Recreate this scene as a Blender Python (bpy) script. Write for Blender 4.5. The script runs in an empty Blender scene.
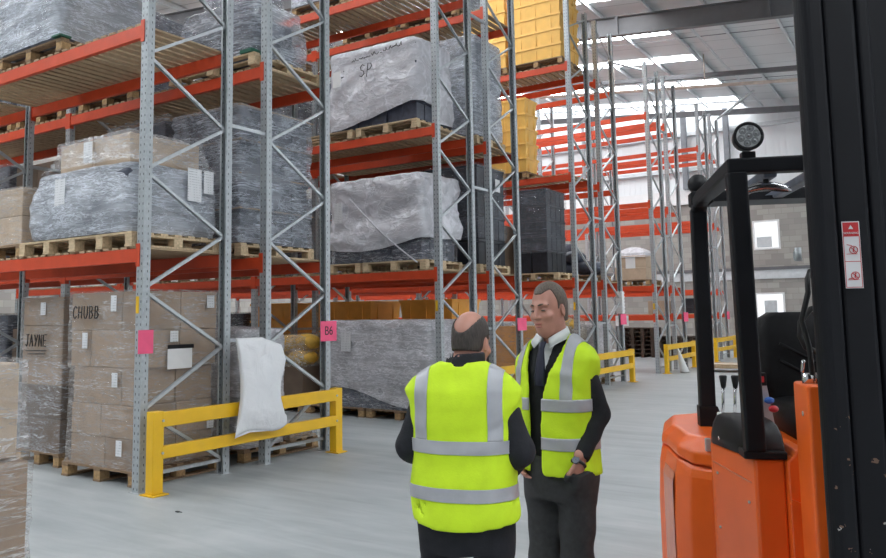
import bpy, bmesh, math, random
import numpy as np
from mathutils import Vector, Matrix, noise
random.seed(7)
SC = bpy.context.scene
COL = SC.collection

# ------------------------------------------------------------------ helpers
def link(o, parent=None):
    COL.objects.link(o)
    if parent is not None:
        o.parent = parent
    return o

def tag(o, label=None, cat=None, group=None, kind=None):
    if label: o['label'] = label
    if cat: o['category'] = cat
    if group: o['group'] = group
    if kind: o['kind'] = kind
    return o

def thing(name, label, cat, loc=(0, 0, 0), rz=0.0, group=None):
    o = bpy.data.objects.new(name, None)
    o.empty_display_size = 0.1
    o.location = loc
    o.rotation_euler = (0, 0, rz)
    link(o)
    return tag(o, label, cat, group)

class MB:
    """collects shapes, builds ONE mesh object"""
    def __init__(s):
        s.v = []; s.f = []; s.sm = []
    def add(s, vs, fs, smooth=False, M=None):
        b = len(s.v)
        if M is not None:
            vs = [M @ Vector(p) for p in vs]
        s.v += [tuple(p) for p in vs]
        for f in fs:
            s.f.append([b + i for i in f]); s.sm.append(smooth)
        return s
    def box(s, x0, x1, y0, y1, z0, z1, M=None):
        vs = [(x0,y0,z0),(x1,y0,z0),(x1,y1,z0),(x0,y1,z0),(x0,y0,z1),(x1,y0,z1),(x1,y1,z1),(x0,y1,z1)]
        fs = [(0,3,2,1),(4,5,6,7),(0,1,5,4),(1,2,6,5),(2,3,7,6),(3,0,4,7)]
        return s.add(vs, fs, False, M)
    def cbox(s, x0, x1, y0, y1, z0, z1, c=0.006, M=None):
        """box with chamfered edges"""
        bm = bmesh.new()
        bmesh.ops.create_cube(bm, size=1)
        bmesh.ops.scale(bm, vec=(x1-x0, y1-y0, z1-z0), verts=bm.verts)
        bmesh.ops.translate(bm, vec=((x0+x1)/2, (y0+y1)/2, (z0+z1)/2), verts=bm.verts)
        bmesh.ops.bevel(bm, geom=bm.edges[:], offset=c, segments=2, affect='EDGES', profile=0.5)
        bm.verts.index_update()
        s.add([v.co.copy() for v in bm.verts], [[v.index for v in f.verts] for f in bm.faces], False, M)
        bm.free()
        return s
    def prism(s, pts, z0, z1, M=None, smooth=False):
        """polygon (list of xy, ccw) extruded in z"""
        n = len(pts)
        vs = [(x, y, z0) for x, y in pts] + [(x, y, z1) for x, y in pts]
        fs = [list(range(n))[::-1], list(range(n, 2*n))]
        s.add(vs, fs, False, M)
        b = len(s.v) - 2*n
        for i in range(n):
            j = (i+1) % n
            s.f.append([b+i, b+j, b+n+j, b+n+i]); s.sm.append(smooth)
        return s
    def bar(s, p0, p1, w, h, up=(0, 0, 1)):
        """rectangular bar between two points"""
        p0 = Vector(p0); p1 = Vector(p1); d = (p1-p0).normalized()
        up = Vector(up)
        a = d.cross(up)
        if a.length < 1e-4: a = d.cross(Vector((1, 0, 0)))
        a.normalize(); b = a.cross(d).normalized()
        vs = []
        for p in (p0, p1):
            for sx, sy in ((-1,-1),(1,-1),(1,1),(-1,1)):
                vs.append(p + a*(sx*w/2) + b*(sy*h/2))
        fs = [(0,1,2,3),(7,6,5,4),(0,4,5,1),(1,5,6,2),(2,6,7,3),(3,7,4,0)]
        return s.add(vs, fs)
    def tube(s, pts, r, n=10, smooth=True, cap=True):
        """round tube along points; r number or list"""
        pts = [Vector(p) for p in pts]
        rs = r if isinstance(r, (list, tuple)) else [r]*len(pts)
        vs = []; fs = []
        prev = None
        for i, p in enumerate(pts):
            t = (pts[min(i+1, len(pts)-1)] - pts[max(i-1, 0)]).normalized()
            if prev is None:
                a = t.cross(Vector((0, 0, 1)))
                if a.length < 1e-3: a = t.cross(Vector((1, 0, 0)))
            else:
                a = prev - t*prev.dot(t)
            a.normalize(); prev = a
            b = t.cross(a)
            for k in range(n):
                an = 2*math.pi*k/n
                vs.append(p + (a*math.cos(an) + b*math.sin(an))*rs[i])
        for i in range(len(pts)-1):
            for k in range(n):
                k2 = (k+1) % n
                fs.append((i*n+k, i*n+k2, (i+1)*n+k2, (i+1)*n+k))
        s.add(vs, fs, smooth)
        if cap:
            b0 = len(s.v) - len(vs)
            s.f.append([b0+k for k in range(n)][::-1]); s.sm.append(False)
            s.f.append([b0+(len(pts)-1)*n+k for k in range(n)]); s.sm.append(False)
        return s
    def loft(s, rings, smooth=True, cap=True, close=True):
        """rings: list of equal-length point lists"""
        n = len(rings[0]); vs = [p for r in rings for p in r]; fs = []
        for i in range(len(rings)-1):
            for k in range(n if close else n-1):
                k2 = (k+1) % n
                fs.append((i*n+k, i*n+k2, (i+1)*n+k2, (i+1)*n+k))
        s.add(vs, fs, smooth)
        if cap:
            b0 = len(s.v) - len(vs)
            s.f.append([b0+k for k in range(n)][::-1]); s.sm.append(False)
            s.f.append([b0+(len(rings)-1)*n+k for k in range(n)]); s.sm.append(False)
        return s
    def sphere(s, c, r, nu=20, nv=12, sc=(1,1,1), M=None):
        vs=[]; fs=[]
        for j in range(nv+1):
            ph=math.pi*j/nv
            for i in range(nu):
                th=2*math.pi*i/nu
                vs.append((c[0]+r*sc[0]*math.sin(ph)*math.cos(th), c[1]+r*sc[1]*math.sin(ph)*math.sin(th), c[2]+r*sc[2]*math.cos(ph)))
        for j in range(nv):
            for i in range(nu):
                i2=(i+1)%nu
                fs.append((j*nu+i,(j+1)*nu+i,(j+1)*nu+i2,j*nu+i2))
        return s.add(vs,fs,True,M)
    def mesh(s, name, mat):
        me = bpy.data.meshes.new(name)
        me.from_pydata(s.v, [], s.f)
        me.polygons.foreach_set('use_smooth', s.sm)
        if mat: me.materials.append(mat)
        me.update()
        bm = bmesh.new(); bm.from_mesh(me)
        bmesh.ops.recalc_face_normals(bm, faces=bm.faces[:])
        bm.to_mesh(me); bm.free()
        return me
    def build(s, name, mat, parent=None, loc=(0,0,0), rz=0.0):
        o = bpy.data.objects.new(name, s.mesh(name, mat))
        o.location = loc; o.rotation_euler = (0, 0, rz)
        return link(o, parent)

def inst(name, me, parent=None, loc=(0,0,0), rz=0.0):
    o = bpy.data.objects.new(name, me)
    o.location = loc; o.rotation_euler = (0, 0, rz)
    return link(o, parent)

def bevel(o, w=0.004, seg=2, ang=40):
    m = o.modifiers.new('bevel', 'BEVEL'); m.width = w; m.segments = seg
    m.limit_method = 'ANGLE'; m.angle_limit = math.radians(ang)
    return o

# ------------------------------------------------------------------ materials
def newmat(name):
    m = bpy.data.materials.new(name); m.use_nodes = True
    nt = m.node_tree; nt.nodes.clear()
    out = nt.nodes.new('ShaderNodeOutputMaterial')
    b = nt.nodes.new('ShaderNodeBsdfPrincipled')
    nt.links.new(b.outputs[0], out.inputs[0])
    return m, nt, b, out

def N(nt, t, **kw):
    n = nt.nodes.new(t)
    for k, v in kw.items():
        if k in n.inputs.keys() if hasattr(n.inputs, 'keys') else False:
            n.inputs[k].default_value = v
        else:
            setattr(n, k, v)
    return n

def ramp(nt, fac, stops):
    r = nt.nodes.new('ShaderNodeValToRGB')
    while len(r.color_ramp.elements) < len(stops): r.color_ramp.elements.new(0.5)
    for e, (p, c) in zip(r.color_ramp.elements, stops):
        e.position = p; e.color = (c[0], c[1], c[2], 1) if isinstance(c, (tuple, list)) else (c, c, c, 1)
    nt.links.new(fac, r.inputs[0])
    return r.outputs[0]

def coords(nt, scale=(1,1,1), rot=(0,0,0), kind='Object'):
    tc = nt.nodes.new('ShaderNodeTexCoord'); mp = nt.nodes.new('ShaderNodeMapping')
    mp.inputs['Scale'].default_value = scale; mp.inputs['Rotation'].default_value = rot
    nt.links.new(tc.outputs[kind], mp.inputs[0])
    return mp.outputs[0]

def noisetex(nt, vec, scale, detail=4, rough=0.55, dist=0.0):
    n = nt.nodes.new('ShaderNodeTexNoise')
    n.inputs['Scale'].default_value = scale; n.inputs['Detail'].default_value = detail
    n.inputs['Roughness'].default_value = rough; n.inputs['Distortion'].default_value = dist
    if vec is not None: nt.links.new(vec, n.inputs['Vector'])
    return n.outputs[0]

def bump(nt, h, strength, dist=0.01):
    b = nt.nodes.new('ShaderNodeBump')
    b.inputs['Strength'].default_value = strength; b.inputs['Distance'].default_value = dist
    nt.links.new(h, b.inputs['Height'])
    return b.outputs[0]

def simple(name, col, rough=0.5, metal=0.0, var=0.12, scale=6.0, bmp=0.0, bscale=40.0, stretch=(1,1,1), spec=0.5):
    m, nt, b, out = newmat(name)
    v = coords(nt, stretch)
    n = noisetex(nt, v, scale)
    c0 = [max(0, x*(1-var)) for x in col]; c1 = [min(1, x*(1+var)) for x in col]
    nt.links.new(ramp(nt, n, [(0.3, tuple(c0)), (0.7, tuple(c1))]), b.inputs['Base Color'])
    b.inputs['Roughness'].default_value = rough; b.inputs['Metallic'].default_value = metal
    b.inputs['Specular IOR Level'].default_value = spec
    if bmp:
        nt.links.new(bump(nt, noisetex(nt, v, bscale), bmp), b.inputs['Normal'])
    return m

def math_node(nt, op, a, b=None, c=None):
    n = nt.nodes.new('ShaderNodeMath'); n.operation = op
    for i, x in enumerate((a, b, c)):
        if x is None: continue
        if isinstance(x, (int, float)): n.inputs[i].default_value = x
        else: nt.links.new(x, n.inputs[i])
    return n.outputs[0]

def sepxyz(nt, vec):
    s = nt.nodes.new('ShaderNodeSeparateXYZ'); nt.links.new(vec, s.inputs[0])
    return s.outputs

def mixcol(nt, fac, a, b):
    n = nt.nodes.new('ShaderNodeMix'); n.data_type = 'RGBA'
    if isinstance(fac, (int, float)): n.inputs[0].default_value = fac
    else: nt.links.new(fac, n.inputs[0])
    for i, x in ((6, a), (7, b)):
        if isinstance(x, (tuple, list)): n.inputs[i].default_value = (x[0], x[1], x[2], 1)
        else: nt.links.new(x, n.inputs[i])
    return n.outputs[2]

M = {}
def mats():
    # galvanised steel, perforated (dark slots repeat up the section)
    m, nt, b, out = newmat('galvanised perforated')
    v = coords(nt); x, y, z = sepxyz(nt, v)
    n = noisetex(nt, v, 30)
    base = ramp(nt, n, [(0.3, (0.36,0.39,0.41)), (0.7, (0.47,0.50,0.52))])
    zz = math_node(nt, 'ABSOLUTE', math_node(nt, 'SUBTRACT', math_node(nt, 'FRACT', math_node(nt, 'MULTIPLY', z, 14.0)), 0.5))
    slotz = math_node(nt, 'LESS_THAN', zz, 0.16)
    # front web columns at |x| ~ 0.027 ; flange column at y ~ 0.045
    xx = math_node(nt, 'ABSOLUTE', math_node(nt, 'SUBTRACT', math_node(nt, 'ABSOLUTE', x), 0.026))
    sx = math_node(nt, 'MULTIPLY', math_node(nt, 'LESS_THAN', xx, 0.006), math_node(nt, 'LESS_THAN', y, 0.02))
    yy = math_node(nt, 'ABSOLUTE', math_node(nt, 'SUBTRACT', y, 0.048))
    sy = math_node(nt, 'MULTIPLY', math_node(nt, 'LESS_THAN', yy, 0.005), math_node(nt, 'GREATER_THAN', math_node(nt, 'ABSOLUTE', x), 0.045))
    slot = math_node(nt, 'MULTIPLY', slotz, math_node(nt, 'MAXIMUM', sx, sy))
    nt.links.new(mixcol(nt, slot, base, (0.10,0.105,0.11)), b.inputs['Base Color'])
    b.inputs['Metallic'].default_value = 0.35; b.inputs['Roughness'].default_value = 0.45
    M['perf'] = m
    M['galv'] = simple('galvanised steel', (0.50,0.53,0.55), 0.4, 0.45, 0.12, 25)
    M['galv_lt'] = simple('galvanised purlin', (0.62,0.65,0.67), 0.45, 0.1, 0.08, 8)
    M['beam'] = simple('orange red paint', (0.60,0.062,0.016), 0.42, 0, 0.10, 5)
    M['yellow'] = simple('yellow paint', (0.80,0.47,0.012), 0.38, 0, 0.06, 5)
    M['deckwood'] = simple('deck timber', (0.44,0.32,0.20), 0.75, 0, 0.22, 9, 0.15, 60, (6,1,1))
    M['palletwood'] = simple('pallet timber', (0.60,0.46,0.29), 0.8, 0, 0.25, 10, 0.25, 60, (1,4,4))
    M['palletold'] = simple('weathered pallet timber', (0.27,0.18,0.11), 0.85, 0, 0.3, 10, 0.25, 60, (1,4,4))
    M['palletdark'] = simple('dark stained pallet timber', (0.085,0.060,0.045), 0.9, 0, 0.3, 10)
    M['post_grey'] = simple('grey wind post paint', (0.20,0.21,0.23), 0.5)
    M['block'] = simple('pallet block', (0.42,0.27,0.13), 0.85, 0, 0.3, 25, 0.3, 90)
    M['black'] = simple('black plastic', (0.009,0.009,0.011), 0.45, 0, 0.2, 8, spec=0.3)
    M['ink'] = simple('black marker ink', (0.01,0.01,0.012), 0.6, 0, 0.05)
    M['white'] = simple('white paper', (0.78,0.78,0.78), 0.6, 0, 0.04)
    M['pink'] = simple('pink card', (0.85,0.10,0.22), 0.6, 0, 0.06)
    M['steel_dark'] = simple('grey painted steel', (0.14,0.14,0.15), 0.5, 0, 0.08, 4)
    M['chrome'] = simple('bright steel', (0.65,0.65,0.66), 0.2, 1.0, 0.05)

    # concrete floor
    m, nt, b, out = newmat('concrete floor')
    v = coords(nt)
    a = noisetex(nt, v, 0.55, 6, 0.6, 0.6)
    v2 = coords(nt, (0.5, 3.0, 1), (0,0,0.5)); c = noisetex(nt, v2, 1.6, 5, 0.6, 0.4)
    d = noisetex(nt, v, 14, 3)
    mixed = math_node(nt, 'ADD', math_node(nt, 'MULTIPLY', a, 0.5), math_node(nt, 'MULTIPLY', c, 0.5))
    col = ramp(nt, mixed, [(0.36, (0.27,0.295,0.305)), (0.5, (0.36,0.385,0.395)), (0.64, (0.45,0.47,0.475))])
    sp = noisetex(nt, v, 3.1, 2); 
    dark = math_node(nt, 'GREATER_THAN', sp, 0.775)
    nt.links.new(mixcol(nt, math_node(nt, 'MULTIPLY', dark, 0.5), col, (0.12,0.12,0.12)), b.inputs['Base Color'])
    nt.links.new(ramp(nt, mixed, [(0.3, 0.42), (0.7, 0.62)]), b.inputs['Roughness'])
    nt.links.new(bump(nt, d, 0.05), b.inputs['Normal'])
    M['floor'] = m

    # roof lining: light grey sheet with joint lines every metre or so
    m, nt, b, out = newmat('roof lining sheet')
    v = coords(nt); x, y, z = sepxyz(nt, v)
    ln = math_node(nt, 'LESS_THAN', math_node(nt, 'FRACT', math_node(nt, 'DIVIDE', y, 1.03)), 0.03)
    n = noisetex(nt, v, 0.8)
    nt.links.new(mixcol(nt, ln, ramp(nt, n, [(0.3,(0.70,0.71,0.72)),(0.7,(0.77,0.78,0.79))]), (0.42,0.43,0.44)), b.inputs['Base Color'])
    b.inputs['Roughness'].default_value = 0.45
    M['roof'] = m

    # rooflight sheets: translucent GRP with the bright sky behind
    m, nt, b, out = newmat('rooflight daylight')
    e = nt.nodes.new('ShaderNodeEmission'); e.inputs[0].default_value = (0.93,0.97,1.0,1); e.inputs[1].default_value = 34.0
    nt.links.new(e.outputs[0], out.inputs[0])
    M['rooflight'] = m
    m, nt, b, out = newmat('daylit window pane')
    e = nt.nodes.new('ShaderNodeEmission'); e.inputs[0].default_value = (0.95,0.98,1.0,1); e.inputs[1].default_value = 2.2
    nt.links.new(e.outputs[0], out.inputs[0])
    M['pane'] = m
    M['pvc'] = simple('white pvc frame', (0.82,0.82,0.82), 0.35, 0, 0.03)

    # concrete block wall
    m, nt, b, out = newmat('grey blockwork')
    tc = nt.nodes.new('ShaderNodeTexCoord'); sx = nt.nodes.new('ShaderNodeSeparateXYZ'); nt.links.new(tc.outputs['Object'], sx.inputs[0])
    cx = nt.nodes.new('ShaderNodeCombineXYZ'); nt.links.new(math_node(nt,'ADD',sx.outputs[0],sx.outputs[1]), cx.inputs[0]); nt.links.new(sx.outputs[2], cx.inputs[1])
    bk = nt.nodes.new('ShaderNodeTexBrick')
    nt.links.new(cx.outputs[0], bk.inputs[0])
    bk.inputs['Color1'].default_value = (0.29,0.27,0.25,1); bk.inputs['Color2'].default_value = (0.40,0.38,0.35,1)
    bk.inputs['Mortar'].default_value = (0.28,0.27,0.25,1)
    bk.inputs['Scale'].default_value = 1.0; bk.inputs['Brick Width'].default_value = 0.44; bk.inputs['Row Height'].default_value = 0.22
    bk.inputs['Mortar Size'].default_value = 0.008
    nt.links.new(bk.outputs[0], b.inputs['Base Color']); b.inputs['Roughness'].default_value = 0.9
    M['blockwork'] = m

    # white profiled cladding
    m, nt, b, out = newmat('white profiled cladding')
    v = coords(nt); x, y, z = sepxyz(nt, v)
    fr = math_node(nt, 'ABSOLUTE', math_node(nt, 'SUBTRACT', math_node(nt, 'FRACT', math_node(nt, 'DIVIDE', math_node(nt,'ADD',x,y), 0.25)), 0.5))
    nt.links.new(bump(nt, ramp(nt, fr, [(0.1,0.0),(0.2,1.0)]), 0.35, 0.02), b.inputs['Normal'])
    b.inputs['Base Color'].default_value = (0.84,0.86,0.88,1); b.inputs['Roughness'].default_value = 0.4
    M['cladding'] = m

    # cardboard
    def card(name, c, seam=True):
        m, nt, b, out = newmat(name)
        v = coords(nt); n = noisetex(nt, v, 5, 5); n2 = noisetex(nt, coords(nt, (1,1,40)), 8, 2)
        oi = nt.nodes.new('ShaderNodeObjectInfo')
        col = ramp(nt, n, [(0.3, tuple(x*0.86 for x in c)), (0.7, tuple(x*1.1 for x in c))])
        hsv = nt.nodes.new('ShaderNodeHueSaturation'); nt.links.new(col, hsv.inputs['Color'])
        nt.links.new(math_node(nt, 'ADD', math_node(nt, 'MULTIPLY', oi.outputs['Random'], 0.3), 0.85), hsv.inputs['Value'])
        nt.links.new(hsv.outputs[0], b.inputs['Base Color'])
        b.inputs['Roughness'].default_value = 0.75
        nt.links.new(bump(nt, n2, 0.08), b.inputs['Normal'])
        return m
    M['card'] = card('brown cardboard', (0.33,0.235,0.165))
    M['card_lt'] = card('pale cardboard', (0.47,0.36,0.26))
    M['card_dk'] = card('dark cardboard', (0.16,0.115,0.085))
    M['card_or'] = card('orange brown carton', (0.66,0.32,0.08))
    M['goods_navy'] = simple('navy plastic goods', (0.050,0.058,0.085), 0.5, 0, 0.4, 9)
    M['goods_black'] = simple('black plastic crate', (0.018,0.020,0.027), 0.5, 0, 0.3, 9)
    M['goods_grey'] = simple('grey plastic goods', (0.115,0.13,0.17), 0.5, 0, 0.4, 9)
    M['bin_yellow'] = simple('yellow plastic bin', (0.90,0.53,0.13), 0.4, 0, 0.08, 4)
    M['bin_orange'] = simple('orange plastic bin', (0.80,0.36,0.05), 0.45, 0, 0.10, 4)
    M['green'] = simple('green corner board', (0.01,0.10,0.06), 0.5)
    M['tan'] = simple('amber packed bags', (0.62,0.37,0.05), 0.5, 0, 0.3, 8)

    # stretch film, clear to cloudy: streaks and creases with glints painted white, milky patches
    def film(name, lo, soft, streak_glint, col=(0.80,0.82,0.86), zs=9.0, rough=0.2, bs=0.6, scale=3.0, tilt=0.25, det=6):
        m, nt, b, out = newmat(name)
        n = noisetex(nt, coords(nt, (1, 1, zs), (tilt, 0, 0)), scale, det, 0.6, 0.3)
        n2 = noisetex(nt, coords(nt, (1, 1, 1), (0.5,0.4,0.3)), 1.7, 5, 0.6, 0.8)
        n3 = noisetex(nt, coords(nt, (1.0, 1.0, 2.6), (-0.7,0.5,0.0)), 2.6, 6, 0.6, 0.9)
        hi = ramp(nt, n, [(0.47, 0.0), (0.50, 1.0), (0.525, 0.0)])
        h2 = ramp(nt, n, [(0.57, 0.0), (0.60, 0.8), (0.64, 0.1)])
        cr = ramp(nt, n3, [(0.48, 0.0), (0.50, 0.8), (0.515, 0.0)])
        st = math_node(nt, 'MAXIMUM', math_node(nt, 'MAXIMUM', hi, h2), cr)
        sf = ramp(nt, n2, [(0.35, 0.0), (0.65, 1.0)])
        mask = ramp(nt, n3, [(0.40, 0.15), (0.6, 1.0)])
        a = math_node(nt, 'ADD', math_node(nt, 'MULTIPLY', math_node(nt, 'MULTIPLY', st, mask), streak_glint), math_node(nt, 'MULTIPLY_ADD', sf, soft, lo))
        cl = nt.nodes.new('ShaderNodeClamp'); nt.links.new(a, cl.inputs[0]); nt.links.new(cl.outputs[0], b.inputs['Alpha'])
        nt.links.new(mixcol(nt, st, tuple(x*0.80 for x in col), col), b.inputs['Base Color'])
        b.inputs['Roughness'].default_value = rough; b.inputs['Specular IOR Level'].default_value = 0.8
        h = math_node(nt, 'ADD', n, math_node(nt, 'MULTIPLY', st, 0.12))
        nt.links.new(bump(nt, math_node(nt, 'ADD', h, math_node(nt, 'MULTIPLY', n3, 0.5)), bs, 0.05), b.inputs['Normal'])
        return m
    M['film_clear'] = film('clear stretch film', 0.05, 0.20, 0.65, (0.86,0.87,0.90), zs=8, scale=1.8, det=5)
    M['film_card'] = film('clear film over cartons', 0.04, 0.18, 0.60, (0.86,0.83,0.81), zs=13, scale=1.5, det=5, tilt=0.08)
    M['film_blue'] = film('blue grey stretch film', 0.42, 0.28, 0.85, (0.84,0.89,0.98), 9, 0.2, 0.8, 1.8, 0.12)
    M['film_dark'] = film('thin film over dark goods', 0.05, 0.22, 0.65, (0.80,0.82,0.88), 9, 0.2, 0.8, 1.7, 0.1)
    M['film_cloud'] = film('cloudy wrapped film', 0.58, 0.25, 0.35, (0.90,0.89,0.94), 4.0, 0.24, 0.9, 2.6, 0.6)
    M['film_white'] = film('white plastic hood', 0.91, 0.06, 0.04, (0.82,0.815,0.87), 1.0, 0.26, 1.0, 1.0, 0.9, 4)
    M['film_layer'] = film('tight film over stacked layers', 0.20, 0.26, 0.85, (0.80,0.85,0.95), 14, 0.18, 0.8, 1.3, 0.06, 5)
    M['film_tray'] = film('thin banded film', 0.03, 0.12, 0.35, (0.62,0.66,0.76), 14, 0.2, 0.6, 1.2, 0.05, 4)
    M['film_amber'] = film('clear film over amber bags', 0.10, 0.2, 0.5, (0.88,0.84,0.75), 3, 0.2, 0.8, 4)
mats()
# ------------------------------------------------------------------ the place: measures in metres
# the racks end on the line x = XE along a gangway that runs in +y
XE = -6.20
FD, SP, PER = 1.10, 0.52, 5.259
BAY = 3.85
def run_y(i):
    return 4.674 + ((i-1)//2)*PER + ((i-1) % 2)*(FD+SP)
LV = [2.19, 4.384, 6.75]
BH = 0.13
RT = 8.23
YW = 33.0
def roofz(x): return 9.315 - 0.1*x

# camera
cam = bpy.data.objects.new('camera', bpy.data.cameras.new('camera')); link(cam)
pit, rol, yaw = 0.1030, -0.0131, 0.6026
fw = Vector((-math.sin(yaw)*math.cos(pit), math.cos(yaw)*math.cos(pit), math.sin(pit)))
r0 = Vector((math.cos(yaw), math.sin(yaw), 0)); u0 = r0.cross(fw)
rr = r0*math.cos(rol) + u0*math.sin(rol); uu = -r0*math.sin(rol) + u0*math.cos(rol)
cam.matrix_world = Matrix(((rr.x, uu.x, -fw.x, 0), (rr.y, uu.y, -fw.y, 0), (rr.z, uu.z, -fw.z, 1.6), (0,0,0,1)))
cam.data.sensor_width = 36.0; cam.data.sensor_fit = 'HORIZONTAL'
cam.data.lens = 785.07/886*36
cam.data.shift_x = (443-404.62)/886; cam.data.shift_y = (233.11-279)/886
cam.data.clip_start = 0.05; cam.data.clip_end = 300
SC.camera = cam
SC.view_settings.view_transform = 'Standard'; SC.view_settings.look = 'None'
SC.view_settings.gamma = 1.0; SC.view_settings.exposure = -0.9
SC.cycles.max_bounces = 8; SC.cycles.transparent_max_bounces = 16
SC.cycles.use_denoising = True
SC.cycles.sample_clamp_indirect = 6.0

def struct(o, label=None):
    o['kind'] = 'structure'
    if label: o['label'] = label
    return o

XL, XR, YB = -24.0, 9.0, -7.0
struct(MB().box(XL, XR, YB, YW+0.4, -0.2, 0).build('floor', M['floor']), 'smooth pale grey concrete warehouse floor')
# roof skin (sloping down to +x)
b = MB()
vs = [(XL,YB,roofz(XL)),(XR,YB,roofz(XR)),(XR,YW+0.4,roofz(XR)),(XL,YW+0.4,roofz(XL))]
vs2 = [(x,y,z+0.12) for x,y,z in vs]
b.add(vs+vs2, [(0,3,2,1),(4,5,6,7),(0,1,5,4),(1,2,6,5),(2,3,7,6),(3,0,4,7)])
struct(b.build('ceiling', M['roof']), 'light grey sheeted roof lining on galvanised purlins')
# end wall: blockwork below, white cladding above, with two window openings
WZ = 6.1
W1 = (-6.12, -5.15, 3.91, 5.06); W2 = (-6.17, -5.12, 1.25, 2.25)
b = MB(); y0, y1 = YW, YW+0.3
for (a0,a1,c0,c1) in [(XL,-6.17,0,WZ),(-5.12,XR,0,WZ),(-6.17,-5.12,0,1.25),(-6.17,-5.12,2.25,3.91),(-6.17,-5.12,5.06,WZ),(-6.17,-6.12,3.91,5.06),(-5.15,-5.12,3.91,5.06)]:
    b.box(a0,a1,y0,y1,c0,c1)
struct(b.build('wall_end', M['blockwork']), 'grey concrete block lower end wall')
b = MB().box(XL, XR, YW+0.1, YW+0.3, WZ, 12.2)
struct(b.build('wall_cladding', M['cladding']), 'white profiled cladding above the block end wall')
b = MB().box(XL, XR, YB, YW+0.3, 0, 12.2)
struct(MB().box(XL-0.3, XL, YB, YW+0.3, 0, 12.2).build('wall_left', M['blockwork']), 'grey block wall beyond the racks')
struct(MB().box(XR, XR+0.3, YB, YW+0.3, 0, 9.0).build('wall_right', M['cladding']), 'white clad wall behind the truck')
tn = [0]
def trim(b, m, label, parent=None):
    tn[0] += 1
    return struct(b.build('trim_%d' % tn[0], M[m], parent), label)
trim(MB().box(XL, XR, YW-0.12, YW-0.003, WZ-0.16, WZ+0.42), 'pvc', 'white flashing along the top of the block wall')
trim(MB().box(XL, XR, YW-0.10, YW-0.003, 3.12, 3.24), 'steel_dark', 'dark steel angle along the block wall')
trim(MB().box(XL, XR, YW-0.06, YW-0.003, 2.78, 3.12), 'galv_lt', 'grey steel channel along the block wall')
trim(MB().box(XL, XR, YW-0.14, YW+0.097, 8.78, 8.92), 'galv_lt', 'galvanised sheeting rail across the white cladding')
trim(MB().box(XL, XR, YW-0.14, YW+0.097, 7.30, 7.44), 'galv_lt', 'lower galvanised sheeting rail across the white cladding')
for x in (-8.5, -6.85, -12.5, -16.5, -2.0):
    b = MB(); zt = roofz(x)-0.32
    b.box(x-0.1, x+0.1, YW-0.36, YW-0.345, WZ+0.42, zt).box(x-0.1, x+0.1, YW-0.165, YW-0.15, WZ+0.42, zt).box(x-0.008, x+0.008, YW-0.345, YW-0.165, WZ+0.42, zt)
    trim(b, 'post_grey', 'grey steel wind post standing against the end wall')
# windows
def window(k, w, label):
    x0,x1,z0,z1 = w
    b = MB(); t = 0.07
    b.box(x0,x1,YW-0.03,YW+0.1,z0,z0+t).box(x0,x1,YW-0.03,YW+0.1,z1-t,z1).box(x0,x0+t,YW-0.03,YW+0.1,z0+t,z1-t).box(x1-t,x1,YW-0.03,YW+0.1,z0+t,z1-t)
    o = struct(b.build('window_%d' % k, M['pvc']), label)
    p = MB().box(x0+t,x1-t,YW+0.02,YW+0.04,z0+t,z1-t).build('pane', M['pane'], o)
    return o
w1 = window(1, W1, 'upper white framed window in the block wall')
MB().box(-6.0,-5.45,YW-0.005,YW+0.015,4.0,4.42).build('blind', M['galv_lt'], w1)
w2 = window(2, W2, 'lower white framed window in the block wall')
MB().box(-5.85,-5.4,YW-0.005,YW+0.015,1.32,1.95).build('blind', M['galv_lt'], w2)
# rafters (dark grey I beams following the slope), purlins, rooflights
def sloped(b, y0, y1, x0, x1, d0, d1):
    """slab between roof depth d0..d1 under the skin"""
    vs = []
    for y in (y0, y1):
        for x, d in ((x0,d1),(x1,d1),(x1,d0),(x0,d0)):
            vs.append((x, y, roofz(x)-d))
    b.add(vs, [(0,1,2,3),(7,6,5,4),(0,4,5,1),(1,5,6,2),(2,6,7,3),(3,7,4,0)])
for yr in (4.5, 10.0, 15.5, 21.0):
    b = MB()
    sloped(b, yr-0.006, yr+0.006, XL+.01, XR-.01, 0.215, 0.735)
    sloped(b, yr-0.10, yr+0.10, XL+.01, XR-.01, 0.205, 0.225)
    sloped(b, yr-0.10, yr+0.10, XL+.01, XR-.01, 0.725, 0.745)
    if yr == 21.0:
        for x in (-7.1, -11.0, -3.2):
            sloped(b, yr-0.10, yr+0.10, x-0.03, x+0.03, 0.225, 0.725)
    trim(b, 'steel_dark', 'dark grey steel roof rafter')
for yr in (26.5, 32.2):
    b = MB(); dd = .53 if yr < 30 else .52; sloped(b, yr-0.07, yr+0.07, XL+.01, XR-.01, dd, dd+(.14 if yr < 30 else .22))
    trim(b, 'steel_dark', 'slim dark grey roof beam beyond the deep rafter')
px = -3.18 + 1.4*8
while px > XL+0.3:
    z = roofz(px)
    b = MB().box(px-0.006, px+0.006, YB+.05, YW+.08, z-0.20, z-0.02)
    b.box(px-0.006, px+0.07, YB+.05, YW+.08, z-0.205, z-0.195).box(px-0.07, px+0.006, YB+.05, YW+.08, z-0.03, z-0.02)
    trim(b, 'galv_lt', 'galvanised roof purlin')
    px -= 1.42
wk = 3
y = 32.3
ys = [32.55, 29.7, 26.3, 23.3, 19.8, 16.6, 13.5, 10.3, 7.2, 4.0, 0.9, -2.2, -5.3]
for y in ys:
    for (x0, x1) in ((XL+0.4, -6.22), (1.5, XR-0.4)):
        b = MB()
        sloped(b, y-0.30, min(y+0.30, YW), x0, x1, 0.0, 0.012)
        struct(b.build('window_%d' % wk, M['rooflight']), 'translucent rooflight strip glowing with daylight'); wk += 1
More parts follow.
